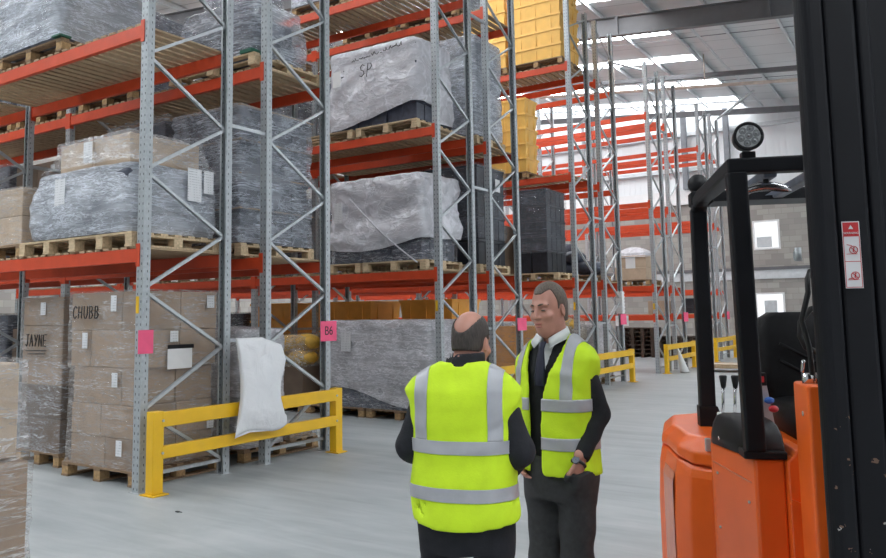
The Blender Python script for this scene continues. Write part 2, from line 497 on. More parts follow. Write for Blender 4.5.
# tie rods between purlins and a heating pipe
b = MB()
for y in (23.8, 29.2):
    b.tube([(XL+1, y, roofz(XL+1)-0.12), (XR-1, y, roofz(XR-1)-0.12)], 0.012, 6)
trim(b, 'steel_dark', 'thin tie rods across the purlins')
trim(MB().box(-5.52,-5.46,21.1,YW+.05,roofz(-5.5)-.30,roofz(-5.5)-.24), 'galv_lt', 'light cable tray running under the roof')
b = MB().tube([(-12.0, 26.0, 9.45), (-1.0, 26.0, 8.30)], 0.055, 12)
for x in (-6.0, -9.0):
    b.tube([(x, 26.0, 9.45-(x+12)*0.1045), (x, 26.0, roofz(x)-0.02)], 0.02, 8)
tag(b.build('pipe', simple('beige pipe paint', (0.62,0.52,0.45), 0.5)), 'beige service pipe hung under the far roof', 'pipe')
b = MB().tube([(-5.35, 30.5, roofz(-5.35)-0.25), (-7.0, 32.1, roofz(-7)-0.9)], 0.05, 8)
b.tube([(-9.0, 25.0, roofz(-9)-0.22), (-8.0, 26.4, roofz(-8)-0.3)], 0.04, 8)
trim(b, 'galv', 'diagonal roof brace')

# world: overcast daylight seen through the open side behind the camera
w = bpy.data.worlds.new('world'); SC.world = w; w.use_nodes = True
bg = w.node_tree.nodes['Background']; bg.inputs[0].default_value = (0.90,0.95,1.0,1); bg.inputs[1].default_value = 0.85
# ------------------------------------------------------------------ pallet racks
def upright_mesh():
    b = MB(); w, d, t = 0.05, 0.08, 0.004
    b.box(-w, w, 0, t, 0, RT).box(-w, -w+t, t, d, 0, RT).box(w-t, w, t, d, 0, RT)
    b.box(-w+t, -w+0.022, d-t, d, 0, RT).box(w-0.022, w-t, d-t, d, 0, RT)
    return b.mesh('upright', M['perf'])
UP = upright_mesh()
FOOT = MB().box(-0.07, 0.07, -0.02, 0.11, 0.0, 0.006).mesh('foot_plate', M['galv'])
# bracing nodes
FZ = [0.72+1.145*k for k in range(7)]; BZ = [1.29+1.145*k for k in range(6)]
def brace_mesh(z0, z1, side):
    b = MB()
    ya, yb = (0.05, FD-0.05)
    if side == 'fb': p, q = (0, ya, z0), (0, yb, z1)
    else: p, q = (0, yb, z0), (0, ya, z1)
    b.bar(p, q, 0.036, 0.005, (0,0,1))
    dd = (Vector(q)-Vector(p)).normalized(); nn = Vector((1,0,0)).cross(dd)
    for s in (-1, 1):
        o = nn*0.0
        x = 0.016*s
        b.bar((x, p[1]+nn.y*0.014, p[2]+nn.z*0.014), (x, q[1]+nn.y*0.014, q[2]+nn.z*0.014), 0.004, 0.028, (0,0,1))
    return b.mesh('brace', M['galv'])
BR = [brace_mesh(0.13, 0.13, 'fb'), brace_mesh(0.72, 0.13, 'fb')]
for k in range(6):
    BR.append(brace_mesh(FZ[k], BZ[k], 'fb'))
    BR.append(brace_mesh(BZ[k], FZ[k+1], 'bf'))
BR.append(brace_mesh(FZ[6], 8.05, 'fb'))
def beam_mesh(L):
    b = MB().cbox(0.005, L-0.005, 0, 0.05, -BH/2, BH/2, 0.004)
    return b.mesh('beam', M['beam'])
BEAM = beam_mesh(BAY-0.10)
CONN_L = MB().box(0.0, 0.005, -0.009, 0.055, -0.11, 0.11).box(-0.05, 0.0, -0.009, -0.003, -0.11, 0.11).mesh('beam_connector', M['beam'])
CONN_R = MB().box(-0.005, 0.0, -0.009, 0.055, -0.11, 0.11).box(0.0, 0.05, -0.009, -0.003, -0.11, 0.11).mesh('beam_connector', M['beam'])
def deck_mesh():
    b = MB(); x = 0.03; rnd = random.Random(3)
    while x < BAY-0.20:
        b.box(x, x+0.092, rnd.uniform(-.01,.005), FD+rnd.uniform(-.005,.01), 0.003, 0.022)
        x += 0.138
    return b.mesh('deck', M['deckwood'])
DECK = deck_mesh()
SPACER = MB().box(-0.02, 0.02, 0.001, SP-0.001, -0.02, 0.02).mesh('row_spacer', M['galv'])
RUNLAB = {
 1: 'nearest orange and grey pallet rack, behind the barrier with the white bag',
 2: 'pallet rack back to back behind the nearest one, with the pink B6 sign',
 3: 'pallet rack across the first aisle, holding the white hooded loads',
 4: 'pallet rack back to back behind the hooded loads, tall navy crates at its end',
 5: 'pallet rack holding the stacked yellow bins and a tall black wrapped stack',
 6: 'pallet rack behind the yellow bins, with a white ribbed guard on its end upright',
 7: 'far pallet rack of empty upper beams, holding a carton with a white mound on top',
 8: 'far pallet rack back to back behind the one with the white mounded carton',
 9: 'second furthest pallet rack, seen just beside the lift truck guard',
 10: 'furthest pallet rack, in front of the grey block wall'}
def make_rack(i):
    y = run_y(i)
    nb = 3
    root = thing('pallet_rack', RUNLAB[i], 'pallet rack', (XE-0.05, y, 0), 0, 'runs of orange pallet racking')
    for k in range(nb+1):
        x = -BAY*k
        o = inst('upright', UP, root, (x, 0, 0)); inst('foot_plate', FOOT, o)
        o = inst('upright', UP, root, (x, FD, 0), math.pi); inst('foot_plate', FOOT, o)
        nbr = len(BR)
        for me in BR:
            inst('brace', me, root, (x, 0 if i % 2 else FD, 0), 0 if i % 2 else math.pi)
        if i % 2 == 1:
            for z in (1.35 if i < 7 else 1.20, 3.65, 6.57):
                inst('row_spacer', SPACER, root, (x, FD, z))
    levels = list(LV)
    if i >= 7: levels = [1.42] + levels
    for k in range(nb):
        x = -BAY*(k+1) + 0.05
        for z in levels:
            for side, yy in ((0, 0.0), (1, FD)):
                r = 0 if side == 0 else math.pi
                o = inst('beam', BEAM, root, (x if side == 0 else x+BAY-0.10, -0.0 if side == 0 else FD, z), r)
                inst('beam_connector', CONN_L, o, (0, 0, 0))
                inst('beam_connector', CONN_R, o, (BAY-0.10, 0, 0))
            full = i <= 5 or (i == 6 and z < 3) or (i in (7,8) and abs(z-2.19) < .1 and k == 0)
            if i == 4 and z > 6: full = True
            if full:
                inst('deck', DECK, root, (x+0.02, 0, z+BH/2+0.001))
    return root
RACK = {i: make_rack(i) for i in range(1, 11)}

# signs and labels that are fixed to uprights (parts of the racks)
def text_mesh(txt, size, mat, align='CENTER'):
    cu = bpy.data.curves.new('t', 'FONT'); cu.body = txt; cu.size = size; cu.align_x = align; cu.align_y = 'CENTER'; cu.extrude = 0.0006
    o = bpy.data.objects.new('t', cu); COL.objects.link(o)
    dg = bpy.context.evaluated_depsgraph_get(); dg.update()
    me = bpy.data.meshes.new_from_object(o.evaluated_get(dg))
    bpy.data.objects.remove(o); bpy.data.curves.remove(cu)
    me.materials.clear(); me.materials.append(mat)
    return me
def sign_on(i, back, z, txt=None, w=0.20, h=0.22, dx=0.056, dy=0.0, rz=0.0, mat='pink', dz=0):
    y = FD-0.04 if back else 0.04
    o = MB().box(-0.0015, 0.0015, -w/2, w/2, -h/2, h/2).build('location_sign', M[mat], RACK[i], (dx, y+dy, z), rz)
    o['label'] = 'bright pink card sign'
    if txt:
        t = inst('sign_text', text_mesh(txt, 0.15, M['ink']), o, (0.003, 0, 0))
        t.rotation_euler = (math.radians(90), 0, math.radians(90))
    return o
sign_on(2, True, 1.41, 'B6', 0.30, 0.24)
sign_on(1, False, 1.375, None, 0.17, 0.22, dy=0.0)
sign_on(3, True, 1.40, None, 0.12, 0.26, dy=-0.05)
sign_on(4, True, 1.40, None, 0.36, 0.22)
sign_on(6, True, 1.42, None, 0.40, 0.24)
sign_on(8, True, 1.42, None, 0.48, 0.26)
sign_on(10, True, 1.42, None, 0.38, 0.26)
for i in (1, 3, 5, 7, 9):
    o = MB().box(-0.022, 0.022, -0.002, 0.0, -0.08, 0.08).build('load_notice', M['yellow'], RACK[i], (-0.02, -0.003, 1.72)); o['label'] = 'small yellow notice'

o = MB().box(-.30,.05,-.006,-.003,-.20,.07).build('beam_notice', M['white'], RACK[7], (-.75,-.006,1.42)); o['label'] = 'white card notice on the low beam'
# rack end barriers
def barrier(k, y0, y1, label):
    root = thing('rack_end_barrier', label, 'safety barrier', (-6.04, y0, 0), 0, 'yellow rack end barriers')
    L = y1-y0
    for y in (0.06, L-0.06):
        o = bevel(MB().box(-0.05, 0.05, y-0.06, y+0.06, 0.012, 0.745).build('post', M['yellow'], root), 0.006)
        bevel(MB().box(-0.09, 0.10, y-0.09, y+0.09, 0, 0.012).build('base_plate', M['yellow'], o), 0.003)
        for z in (0.37, 0.66):
            m = MB().tube([(0.052, y+ (0.045 if y < 1 else -0.045), z), (0.062, y+(0.045 if y < 1 else -0.045), z)], 0.012, 8)
            m.build('bolt', M['galv'], o)
    for z0, z1 in ((0.315, 0.43), (0.60, 0.735)):
        bevel(MB().box(0.0, 0.052, 0.1, L-0.1, z0, z1).build('rail', M['yellow'], root), 0.006)
    return root
barrier(1, 4.66, 7.36, 'yellow steel barrier in front of the nearest racks, white bag hanging over it')
barrier(2, 9.93, 12.65, 'yellow steel barrier partly hidden behind the two men')
barrier(3, 15.2, 17.93, 'yellow steel barrier just to the right of the man facing us')
barrier(4, 20.5, 23.25, 'yellow steel barrier left of the lift truck rear guard post')
barrier(5, 25.7, 28.5, 'furthest yellow steel barrier, seen between the lift truck guard posts')
# ------------------------------------------------------------------ pallets and loads
DT = [l + BH/2 + 0.024 for l in LV]     # top of the timber decks
PCACHE = {}
def pallet(label, cx, y0, z, w=1.2, d=1.1, nbx=3, old=False, rz=0.0, wood=None):
    """base centre-front at (cx, y0)"""
    root = thing('wooden_pallet', label, 'pallet', (cx, y0, z), rz, 'wooden pallets')
    key = (w, d, nbx, old, wood)
    wname = wood
    if key not in PCACHE:
        wood = M[wname] if wname else M['palletold'] if old else M['palletwood']
        rnd = random.Random(len(PCACHE))
        nt_ = 7
        tops = []
        for k in range(nt_):
            y = (d-0.10)*k/(nt_-1)
            tops.append(MB().cbox(-w/2+rnd.uniform(0,.006), w/2-rnd.uniform(0,.006), y, y+0.1-rnd.uniform(0,.012), 0.122, 0.144, 0.002).mesh('top_board', wood))
        strs = []; blks = []; bots = []
        for k in range(nbx):
            x = -w/2 + (w-0.11)*k/(nbx-1)
            strs.append(MB().cbox(x, x+0.11, 0.002, d-0.002, 0.100, 0.1215, 0.002).mesh('stringer_board', wood))
            bots.append(MB().cbox(x, x+0.11, 0.0, d, 0.0, 0.020, 0.002).mesh('bottom_board', wood))
            for j in range(3):
                y = (d-0.12)*j/2
                blks.append(MB().cbox(x+0.003, x+0.107, y+0.004, y+0.116, 0.0205, 0.0995, 0.003).mesh('block', M['block'] if old and not wname else wood))
        PCACHE[key] = [('top_board', t) for t in tops]+[('stringer_board', t) for t in strs]+[('block', t) for t in blks]+[('bottom_board', t) for t in bots]
    for nm, me in PCACHE[key]:
        inst(nm, me, root)
    return root
PH = 0.145

def rrect(w, d, r, step):
    """points and outward normals round a rounded rectangle, centre 0"""
    pts = []
    hx, hy = w/2-r, d/2-r
    na = max(3, int(r*1.57/step)+1)
    for cx, cy, a0 in ((hx,-hy,-90),(hx,hy,0),(-hx,hy,90),(-hx,-hy,180)):
        for k in range(na+1):
            a = math.radians(a0 + 90*k/na)
            pts.append((cx+r*math.cos(a), cy+r*math.sin(a), math.cos(a), math.sin(a)))
        nxt = {(-90):(hx,hy,0),0:(-hx,hy,90),90:(-hx,-hy,180),180:(hx,-hy,270)}[a0]
        a = math.radians(nxt[2]); q = (nxt[0]+r*math.cos(a), nxt[1]+r*math.sin(a))
        p = pts[-1]; L = math.hypot(q[0]-p[0], q[1]-p[1]); n = int(L/step)
        for k in range(1, n):
            t = k/n
            pts.append((p[0]+(q[0]-p[0])*t, p[1]+(q[1]-p[1])*t, p[2], p[3]))
    return pts

def ridged(p, seed, o=3):
    v = 0; a = 1; t = 0
    for k in range(o):
        n = noise.noise(Vector((p[0]+seed*7.3, p[1]-seed*3.1, p[2]+seed*1.7))*(2**k))
        v += a*(1-abs(n)*2.2); t += a; a *= 0.5
    return v/t

def shell(name, mat, parent, w, d, z0, z1, r=0.05, amp=0.02, freq=(2.5,2.5,6), seed=1, step=0.04, prof=None, dome=0.0, hem=None, topfn=None, loc=(0,0,0), thick=0):
    per = rrect(w, d, r, step); n = len(per)
    rows = max(4, int((z1-z0)/step))
    vs = []; fs = []
    rad = min(w, d)/2
    er = min(0.06, r+0.01)          # rounding of the top edge
    def top(x, y):
        h = topfn(x, y) if topfn else 0
        u, v = x/(w/2), y/(d/2)
        return z1 + dome*(1-max(abs(u), abs(v))**2.2) + h
    for j in range(rows+1):
        t = j/rows
        for (x, y, nx, ny) in per:
            zb = max(.004, z0 + (hem(x, y) if hem else 0))
            zt = top(x, y) - er
            z = zb + (zt-zb)*t
            off = prof(t) if prof else 0
            off += amp*max(-0.2, ridged((x*freq[0], y*freq[1], z*freq[2]), seed))
            vs.append((x+nx*off, y+ny*off, z))
    # top edge and cap
    ks = [1.0, 0.985, 0.95] + [0.9-0.1*k for k in range(9)]
    for m, s in enumerate(ks):
        for (x, y, nx, ny) in per:
            off = (prof(1) if prof else 0) + amp*0.4
            x2, y2 = (x+nx*off*(1 if m < 2 else 0.6))*s, (y+ny*off*(1 if m < 2 else 0.6))*s
            z = top(x*s, y*s) - (er*0.45 if m == 0 else er*0.12 if m == 1 else 0)
            z += amp*0.5*ridged((x2*freq[0]*1.3, y2*freq[1]*1.3, 0.3), seed+5)
            vs.append((x2, y2, z))
    nr = rows+1+len(ks)
    for j in range(nr-1):
        for k in range(n):
            k2 = (k+1) % n
            fs.append((j*n+k, j*n+k2, (j+1)*n+k2, (j+1)*n+k))
    fs.append([(nr-1)*n+k for k in range(n)])
    b = MB(); b.add(vs, fs, True)
    o = b.build(name, mat, parent, loc)
    return o

CCACHE = {}
def carton(parent, x0, x1, y0, y1, z0, z1, mat, name='carton', g=0.004):
    key = (round(x1-x0,3), round(y1-y0,3), round(z1-z0,3), mat)
    if key not in CCACHE:
        a, c, h = (x1-x0)/2-g, (y1-y0)/2-g, (z1-z0)
        b = MB().cbox(-a, a, -c, c, 0, h-0.003, 0.008)
        CCACHE[key] = b.mesh(name, M[mat])
    return inst(name, CCACHE[key], parent, ((x0+x1)/2, (y0+y1)/2, z0))

M['label'] = None
def label_mat():
    m, nt, b, out = newmat('printed label')
    v = coords(nt); x, y, z = sepxyz(nt, v)
    l = math_node(nt, 'LESS_THAN', math_node(nt, 'FRACT', math_node(nt, 'MULTIPLY', z, 38.0)), 0.28)
    n = noisetex(nt, coords(nt, (60, 60, 3)), 1.0, 1)
    f = math_node(nt, 'MULTIPLY', l, math_node(nt, 'GREATER_THAN', n, 0.52))
    nt.links.new(mixcol(nt, f, (0.74,0.75,0.77), (0.42,0.43,0.45)), b.inputs['Base Color']); b.inputs['Roughness'].default_value = 0.5
    M['label'] = m
label_mat()
def paper(parent, face, a0, a1, z0, z1, pos, name='shipping_label', mat='label'):
    """sheet on a front face (y = pos, a = x) or an end face (x = pos, a = y), in the load's own axes"""
    ca, cz = (a0+a1)/2, (z0+z1)/2; ha, hz = (a1-a0)/2, (z1-z0)/2
    b = MB()
    if face == 'f': b.box(-ha, ha, -0.001, 0.001, -hz, hz); loc = (ca, pos, cz)
    else: b.box(-0.001, 0.001, -ha, ha, -hz, hz); loc = (pos, ca, cz)
    return b.build(name, M[mat], parent, loc)

# handwriting as strokes
GL = {'C':[[(.9,.85),(.6,1),(.25,.85),(.1,.5),(.25,.12),(.6,0),(.9,.18)]], 'H':[[(.1,0),(.12,1)],[(.85,0),(.82,1)],[(.1,.5),(.85,.52)]],
 'U':[[(.1,1),(.12,.3),(.35,0),(.65,.02),(.85,.3),(.88,1)]], 'B':[[(.12,0),(.12,1),(.6,.95),(.72,.75),(.5,.54),(.12,.52),(.6,.5),(.85,.28),(.6,.02),(.12,0)]],
 'J':[[(.2,1),(.9,1)],[(.6,1),(.6,.2),(.4,0),(.1,.15)]], 'A':[[(0,0),(.4,1),(.9,0)],[(.18,.4),(.72,.4)]], 'Y':[[(.05,1),(.45,.5)],[(.9,1),(.3,0)]],
 'N':[[(.1,0),(.1,1),(.85,0),(.85,1)]], 'E':[[(.9,1),(.1,1),(.1,0),(.9,0)],[(.1,.5),(.75,.52)]], 'S':[[(.85,.85),(.5,1),(.15,.8),(.3,.55),(.7,.45),(.85,.2),(.45,0),(.1,.12)]],
 'P':[[(.15,-.1),(.2,1),(.7,.95),(.85,.72),(.6,.5),(.2,.48)]]}
def handwriting(parent, strokes, x, z, pos, r=0.006, name='handwritten_marking'):
    b = MB()
    for s in strokes:
        b.tube([(px_, pos, pz_) for px_, pz_ in s], r, 6)
    o = b.build(name, M['ink'], parent, (x, 0, z)); o['label'] = 'black marker handwriting'
    return o
def word(txt, lw, lh, gap=1.25, slant=0.1):
    out = []
    for i, ch in enumerate(txt):
        for s in GL[ch]:
            out.append([((i*gap + p[0] + slant*p[1])*lw, p[1]*lh) for p in s])
    return out
def scribble(L, h, seed):
    rnd = random.Random(seed); out = []; x = 0; s = []
    while x < L:
        s.append((x, rnd.uniform(0, h))); s.append((x+rnd.uniform(.004,.012), rnd.uniform(0, h)*0.4))
        x += rnd.uniform(0.018, 0.034)
        if rnd.random() < 0.22 and len(s) > 3:
            out.append(s); s = []
    if len(s) > 1: out.append(s)
    return out

def tote_stack(parent, w, d, z0, tiers, th, mat, name='tote', nx=1, ny=1, yo=0.0):
    cw, cd = w/nx, d/ny
    key = (name, round(cw,3), round(cd,3), round(th,3), mat)
    if key not in CCACHE:
        a, c = cw/2-0.004, cd/2-0.004
        if name == 'bale':
            b = MB().cbox(-a, a, -c, c, 0, th-.004, 0.035)
        else:
            b = MB().cbox(-a+.012, a-.012, -c+.012, c-.012, 0, th-0.045, 0.012).cbox(-a, a, -c, c, th-0.045, th-0.003, 0.006)
        nrib = 0 if name == 'bale' else max(2, int(cw/0.22))
        for k in range(1, nrib):
            x = -a + 2*a*k/nrib
            b.box(x-.01, x+.01, -c+.003, -c+.02, 0.01, th-0.05).box(x-.01, x+.01, c-.02, c-.003, 0.01, th-0.05)
        nrib = 0 if name == 'bale' else max(2, int(cd/0.22))
        for k in range(1, nrib):
            y = -c + 2*c*k/nrib
            b.box(-a+.003, -a+.02, y-.01, y+.01, 0.01, th-0.05).box(a-.02, a-.003, y-.01, y+.01, 0.01, th-0.05)
        CCACHE[key] = b.mesh(name, M[mat])
    for t in range(tiers):
        for i in range(nx):
            for j in range(ny):
                inst(name, CCACHE[key], parent, (-w/2+cw*(i+.5), yo+cd*(j+.5), z0+th*t))

def load(name, label, cx, y0, z, cat='wrapped load', rz=0.0, group=None):
    return thing(name, label, cat, (cx, y0, z), rz, group)
WL = 'wrapped loads on the racks'
CS = 'cartons stacked on pallets'

# --- A: cartons marked CHUBB, ground level of the nearest rack
pallet('wooden pallet on the floor under the broad carton stack behind the barrier post', -7.03, 4.80, 0.001, 1.2, 1.1, 3, True)
A = load('carton_stack', 'film wrapped stack of brown cartons behind the barrier post, pink sign beside it', -7.04, 4.83, PH, 'carton stack', 0, CS)
zs = [0.0, 0.285, 0.60, 0.965, 1.335, 1.72]
splits = [[-.52,.06,.52], [-.52,-.02,.52], [-.50,.30,.50], [-.56,-.22,.56], [-.57,.29,.57]]
for k in range(5):
    sp = splits[k]
    for i in range(len(sp)-1):
        for (ya, yb) in ((0.02, 0.52), (0.52, 1.0)):
            o = carton(A, sp[i], sp[i+1], ya, yb, zs[k], zs[k+1], 'card')
            if k == 4 and i == 0 and ya < .1:
                handwriting(o, word('CHUBB', 0.075, 0.125), -0.33, 0.12, -0.300, 0.0065)
shell('stretch_wrap', M['film_card'], A, 1.10, 1.03, -0.03, 0.95, 0.03, 0.018, (2,2,7), 3, 0.04, loc=(0,0.51,0), prof=lambda t: 0.02*(1-t)**3)
shell('stretch_wrap', M['film_card'], A, 1.17, 1.03, 0.95, 1.735, 0.03, 0.012, (2,2,7), 4, 0.04, loc=(0,0.51,0))
paper(A, 'f', 0.165, 0.255, 1.52, 1.68, -0.022)
paper(A, 'f', -0.30, -0.21, 1.15, 1.31, -0.022); paper(A, 'f', 0.22, 0.31, 0.78, 0.92, -0.03); paper(A, 'f', 0.33, 0.42, 0.13, 0.28, -0.045)
paper(A, 's', 0.83, 0.93, 1.55, 1.68, 0.604); paper(A, 's', 0.36, 0.46, 1.21, 1.32, 0.604); paper(A, 's', 0.33, 0.64, 0.94, 1.14, 0.606, mat='white')
paper(A, 's', 0.33, 0.66, 1.14, 1.18, 0.606, 'document_pouch_strip', 'black'); paper(A, 's', 0.86, 0.95, 0.30, 0.44, 0.59)

# --- B: cartons marked JAYNE
pallet('wooden pallet on the floor under the narrow carton stack with underlined handwriting', -8.43, 5.0, 0.001, 0.85, 1.0, 3, True)
B = load('carton_stack', 'narrow film wrapped stack of brown cartons with underlined black handwriting', -8.43, 5.0, PH, 'carton stack', 0, CS)
zs = [0, .36, .72, 1.03, 1.38, 1.70]
for k in range(5):
    for (ya, yb) in ((0.02, .5), (.5, .98)):
        o = carton(B, -.40, .40, ya, yb, zs[k], zs[k+1], 'card' if k > 1 else 'card_dk')
        if k == 3 and ya < .1:
            handwriting(o, word('JAYNE', 0.07, 0.13)+[[(0.02,-.05),(.42,-.045)],[(0.06,-.085),(.40,-.08)]], -0.25, 0.12, -0.290, 0.0065)
shell('stretch_wrap', M['film_clear'], B, 0.84, 1.01, -0.02, 0.98, 0.05, 0.025, (2,2,6), 8, 0.045, loc=(0,.5,0))
shell('stretch_wrap', M['film_card'], B, 0.83, 1.0, 0.98, 1.72, 0.03, 0.012, (2,2,7), 9, 0.045, loc=(0,.5,0))
paper(B, 'f', 0.02, 0.12, 1.50, 1.64, -0.02)

# --- C: foreground load at the left edge
pallet('wooden pallet under the foreground cartons at the left edge', -3.90, 0.90, 0.001, 1.2, 1.1, 3, True)
C_ = load('carton_stack', 'film wrapped cartons in the left foreground, nearest to the camera', -3.90, 0.92, PH, 'carton stack', 0, CS)
for k, (za, zb) in enumerate(((0,.43),(.43,.855))):
    for i in range(2):
        for j in range(2):
            carton(C_, -.6+.6*i, .6*i, .505*j, .505*(j+1), za, zb, 'card')
for i in range(2):
    for j in range(2):
        carton(C_, -.6+.57*i, -.03+.57*i, .05+.47*j, .52+.47*j, .86, 1.27, 'card_lt')
shell('stretch_wrap', M['film_card'], C_, 1.225, 1.035, -0.03, 0.872, 0.03, 0.014, (1.5,1.5,9), 13, 0.035, loc=(0,.505,0))
shell('stretch_wrap', M['film_clear'], C_, 1.16, 0.98, 0.872, 1.285, 0.03, 0.014, (1.5,1.5,9), 14, 0.035, loc=(-.03,.53,0), prof=lambda t: 0.03*(1-t)**4)

# --- D: long blue grey load with cardboard sleeve, first level of the nearest rack
z = DT[0]
pallet('long pale wooden pallet on the first level under the sleeved load', -7.32, 4.64, z, 1.96, 1.12, 5)
D_ = load('wrapped_load', 'long blue-grey wrapped load with a cardboard sleeve on top', -7.24, 4.66, z+PH, group=WL)
tote_stack(D_, 1.58, 1.0, 0.0, 3, 0.215, 'goods_navy', 'bale', 2, 1)
shell('stretch_wrap', M['film_blue'], D_, 1.66, 1.08, -0.02, 0.69, 0.12, 0.035, (1.5,1.5,4), 21, 0.035, loc=(0,.53,0), prof=lambda t: 0.07*math.sin(math.pi*min(1,t*1.05))**0.8-0.03*t, dome=0.03)
for i in range(2):
    carton(D_, -.52+.60*i, .08+.60*i, 0.10, 0.98, .715, 1.02, 'card_lt', 'cardboard_sleeve')
shell('stretch_wrap', M['film_clear'], D_, 1.24, 0.92, 0.70, 1.035, 0.03, 0.03, (1.8,1.8,3), 22, 0.04, loc=(0.08,.54,0), prof=lambda t: 0.16*(1-t)**2, dome=0.03)
paper(D_, 'f', -0.30, -0.12, 0.33, 0.61, -0.085); paper(D_, 's', 0.62, 0.80, 0.36, 0.70, 0.925); paper(D_, 's', 0.84, 0.97, 0.46, 0.70, 0.915)
paper(D_, 'f', 0.0, 0.15, 0.76, 0.98, 0.035)

# --- E: brown carton block left of D
pallet('weathered wooden pallet under the plain brown cartons, first level', -8.90, 4.68, z, 1.12, 1.1, 3, True)
E_ = load('carton_stack', 'plain brown cartons at the left edge, beside the long blue-grey load', -8.90, 4.70, z+PH, 'carton stack', 0, CS)
for i in range(2):
    for k in range(2): carton(E_, -.53+.53*i, .53*i, 0, .5, .32*k, .32*(k+1), 'card_lt'); carton(E_, -.53+.53*i, .53*i, .5, 1.0, .32*k, .32*(k+1), 'card_lt')
shell('stretch_wrap', M['film_card'], E_, 1.09, 1.03, -0.02, 0.655, 0.03, 0.012, (2,2,6), 25, 0.05, loc=(0,.5,0))

# --- F: second level, left
z = DT[1]
pallet('wooden pallet with green corner board on the second level at upper left', -8.30, 4.66, z, 1.3, 1.1, 3, True)
F_ = load('wrapped_load', 'grey wrapped load in the upper left corner of the photo', -8.30, 4.66, z+PH, group=WL)
tote_stack(F_, 1.18, 1.0, 0, 4, 0.33, 'goods_grey', 'bale', 2, 1)
shell('stretch_wrap', M['film_blue'], F_, 1.25, 1.07, -0.03, 1.34, 0.06, 0.035, (1.5,1.5,4), 31, 0.04, loc=(0,.52,0), prof=lambda t: 0.02*math.sin(math.pi*t))
MB().cbox(0.52, 0.68, -0.04, 0.10, 0.001, 0.024, 0.003).build('corner_board', M['green'], F_)['label'] = 'green corner board'

# --- H: second level of run 2, dome topped
pallet('wooden pallet on the second level under the dome topped load', -7.08, 6.22, z, 1.5, 1.2, 3)
H_ = load('wrapped_load', 'dome topped grey wrapped load on the second level behind the nearest upright', -7.10, 6.24, z+PH, group=WL)
tote_stack(H_, 1.1, 0.70, 0, 2, 0.29, 'goods_navy', 'bale', 1, 1, .17)
shell('stretch_wrap', M['film_layer'], H_, 1.42, 0.98, -0.03, 0.68, 0.20, 0.03, (1.5,1.5,4), 33, 0.035, loc=(0,.52,0), prof=lambda t: 0.03*math.sin(math.pi*t)-0.05*t*t, dome=0.20)
MB().cbox(0.55, 0.74, -0.04, 0.12, 0.001, 0.045, 0.003).build('corner_board', M['green'], H_)['label'] = 'green corner board'

# --- I, J: first level of run 2, tall layered stacks
z = DT[0]
pallet('wooden pallet on the first level under the layered navy stack', -7.07, 6.16, z, 1.22, 1.24, 3)
I_ = load('wrapped_load', 'tall navy layered stack in clear film, first level between the B6 sign uprights', -7.07, 6.18, z+PH, group=WL)
tote_stack(I_, 1.14, 1.16, 0, 4, 0.395, 'goods_navy', 'tote', 2, 2)
for k in range(1, 5):
    MB().box(-.612, .612, -.042, 1.205, .395*k-.006, .395*k+.008).build('layer_pad', M['card_lt'], I_)
shell('stretch_wrap', M['film_layer'], I_, 1.20, 1.23, -0.03, 1.60, 0.05, 0.03, (1.6,1.6,5), 41, 0.04, loc=(0,.58,0), prof=lambda t: 0.012*math.sin(t*25.1))
pallet('wooden pallet on the first level under the dark frayed load', -8.45, 6.22, z, 1.2, 1.1, 3, True)
J_ = load('wrapped_load', 'dark wrapped load with ragged film top, behind the cardboard sleeved load', -8.45, 6.22, z+PH, group=WL)
tote_stack(J_, 1.14, 1.0, 0, 5, 0.325, 'goods_navy', 'tote', 2, 2)
shell('stretch_wrap', M['film_dark'], J_, 1.19, 1.06, -0.03, 1.68, 0.05, 0.04, (1.6,1.6,3), 43, 0.04, loc=(0,.51,0), topfn=lambda x, y: 0.05*noise.noise(Vector((x*9, y*9, 1))))

# --- K: ground level run 2
pallet('wooden pallet on the floor behind the white bag', -7.05, 6.22, 0.001, 1.2, 1.24, 3, True)
K_ = load('wrapped_load', 'clear film wrapped drum shaped load on the floor behind the white bag', -7.05, 6.24, PH, group=WL)
tote_stack(K_, 1.08, 0.62, 0.10, 4, 0.29, 'goods_grey', 'bale', 1, 1)
shell('stretch_wrap', M['film_cloud'], K_, 1.16, 0.72, 0.0, 1.30, 0.12, 0.03, (1.6,1.6,4), 51, 0.04, loc=(0,.32,0), dome=0.03)
for k in range(3):
    MB().cbox(-.58, .60-.03*k, .74, 1.18-.05*k, .03*k, .03*k+.027, 0.003).build('plank', M['deckwood'], K_)
shell('stretch_wrap', M['film_clear'], K_, 1.22, 0.46, -0.02, 0.115, 0.03, 0.015, (2,2,6), 52, 0.04, loc=(0,.96,0))

# --- amber bags on cartons, ground level run 3
y3 = run_y(3)
pallet('wooden pallet on the floor under the amber bags', -9.42, y3-0.02, 0.001, 1.0, 1.1, 3, True)
o = load('carton_stack', 'dark cartons topped by amber bags, seen past the B6 sign upright', -9.42, y3, PH, 'carton stack', 0, CS)
for i in range(2):
    for j in range(2): carton(o, -.48+.48*i, .48*i, .5*j, .5*(j+1), 0, .62, 'card_dk')
for k, (x, y, zz) in enumerate(((-.3,.22,.74),(.28,.24,.74),(-.02,.25,.98),(-.3,.75,.74),(.3,.75,.74),(.3,.3,1.0))):
    MB().sphere((0,0,0), 1, 16, 10, (.29,.24,.15)).build('bag', M['tan'], o, (x, y, zz))
shell('stretch_wrap', M['film_amber'], o, 1.0, 1.04, 0.60, 1.08, 0.15, 0.05, (2.5,2.5,3), 53, 0.05, loc=(0,.5,0), dome=0.06, prof=lambda t: -0.08*t)

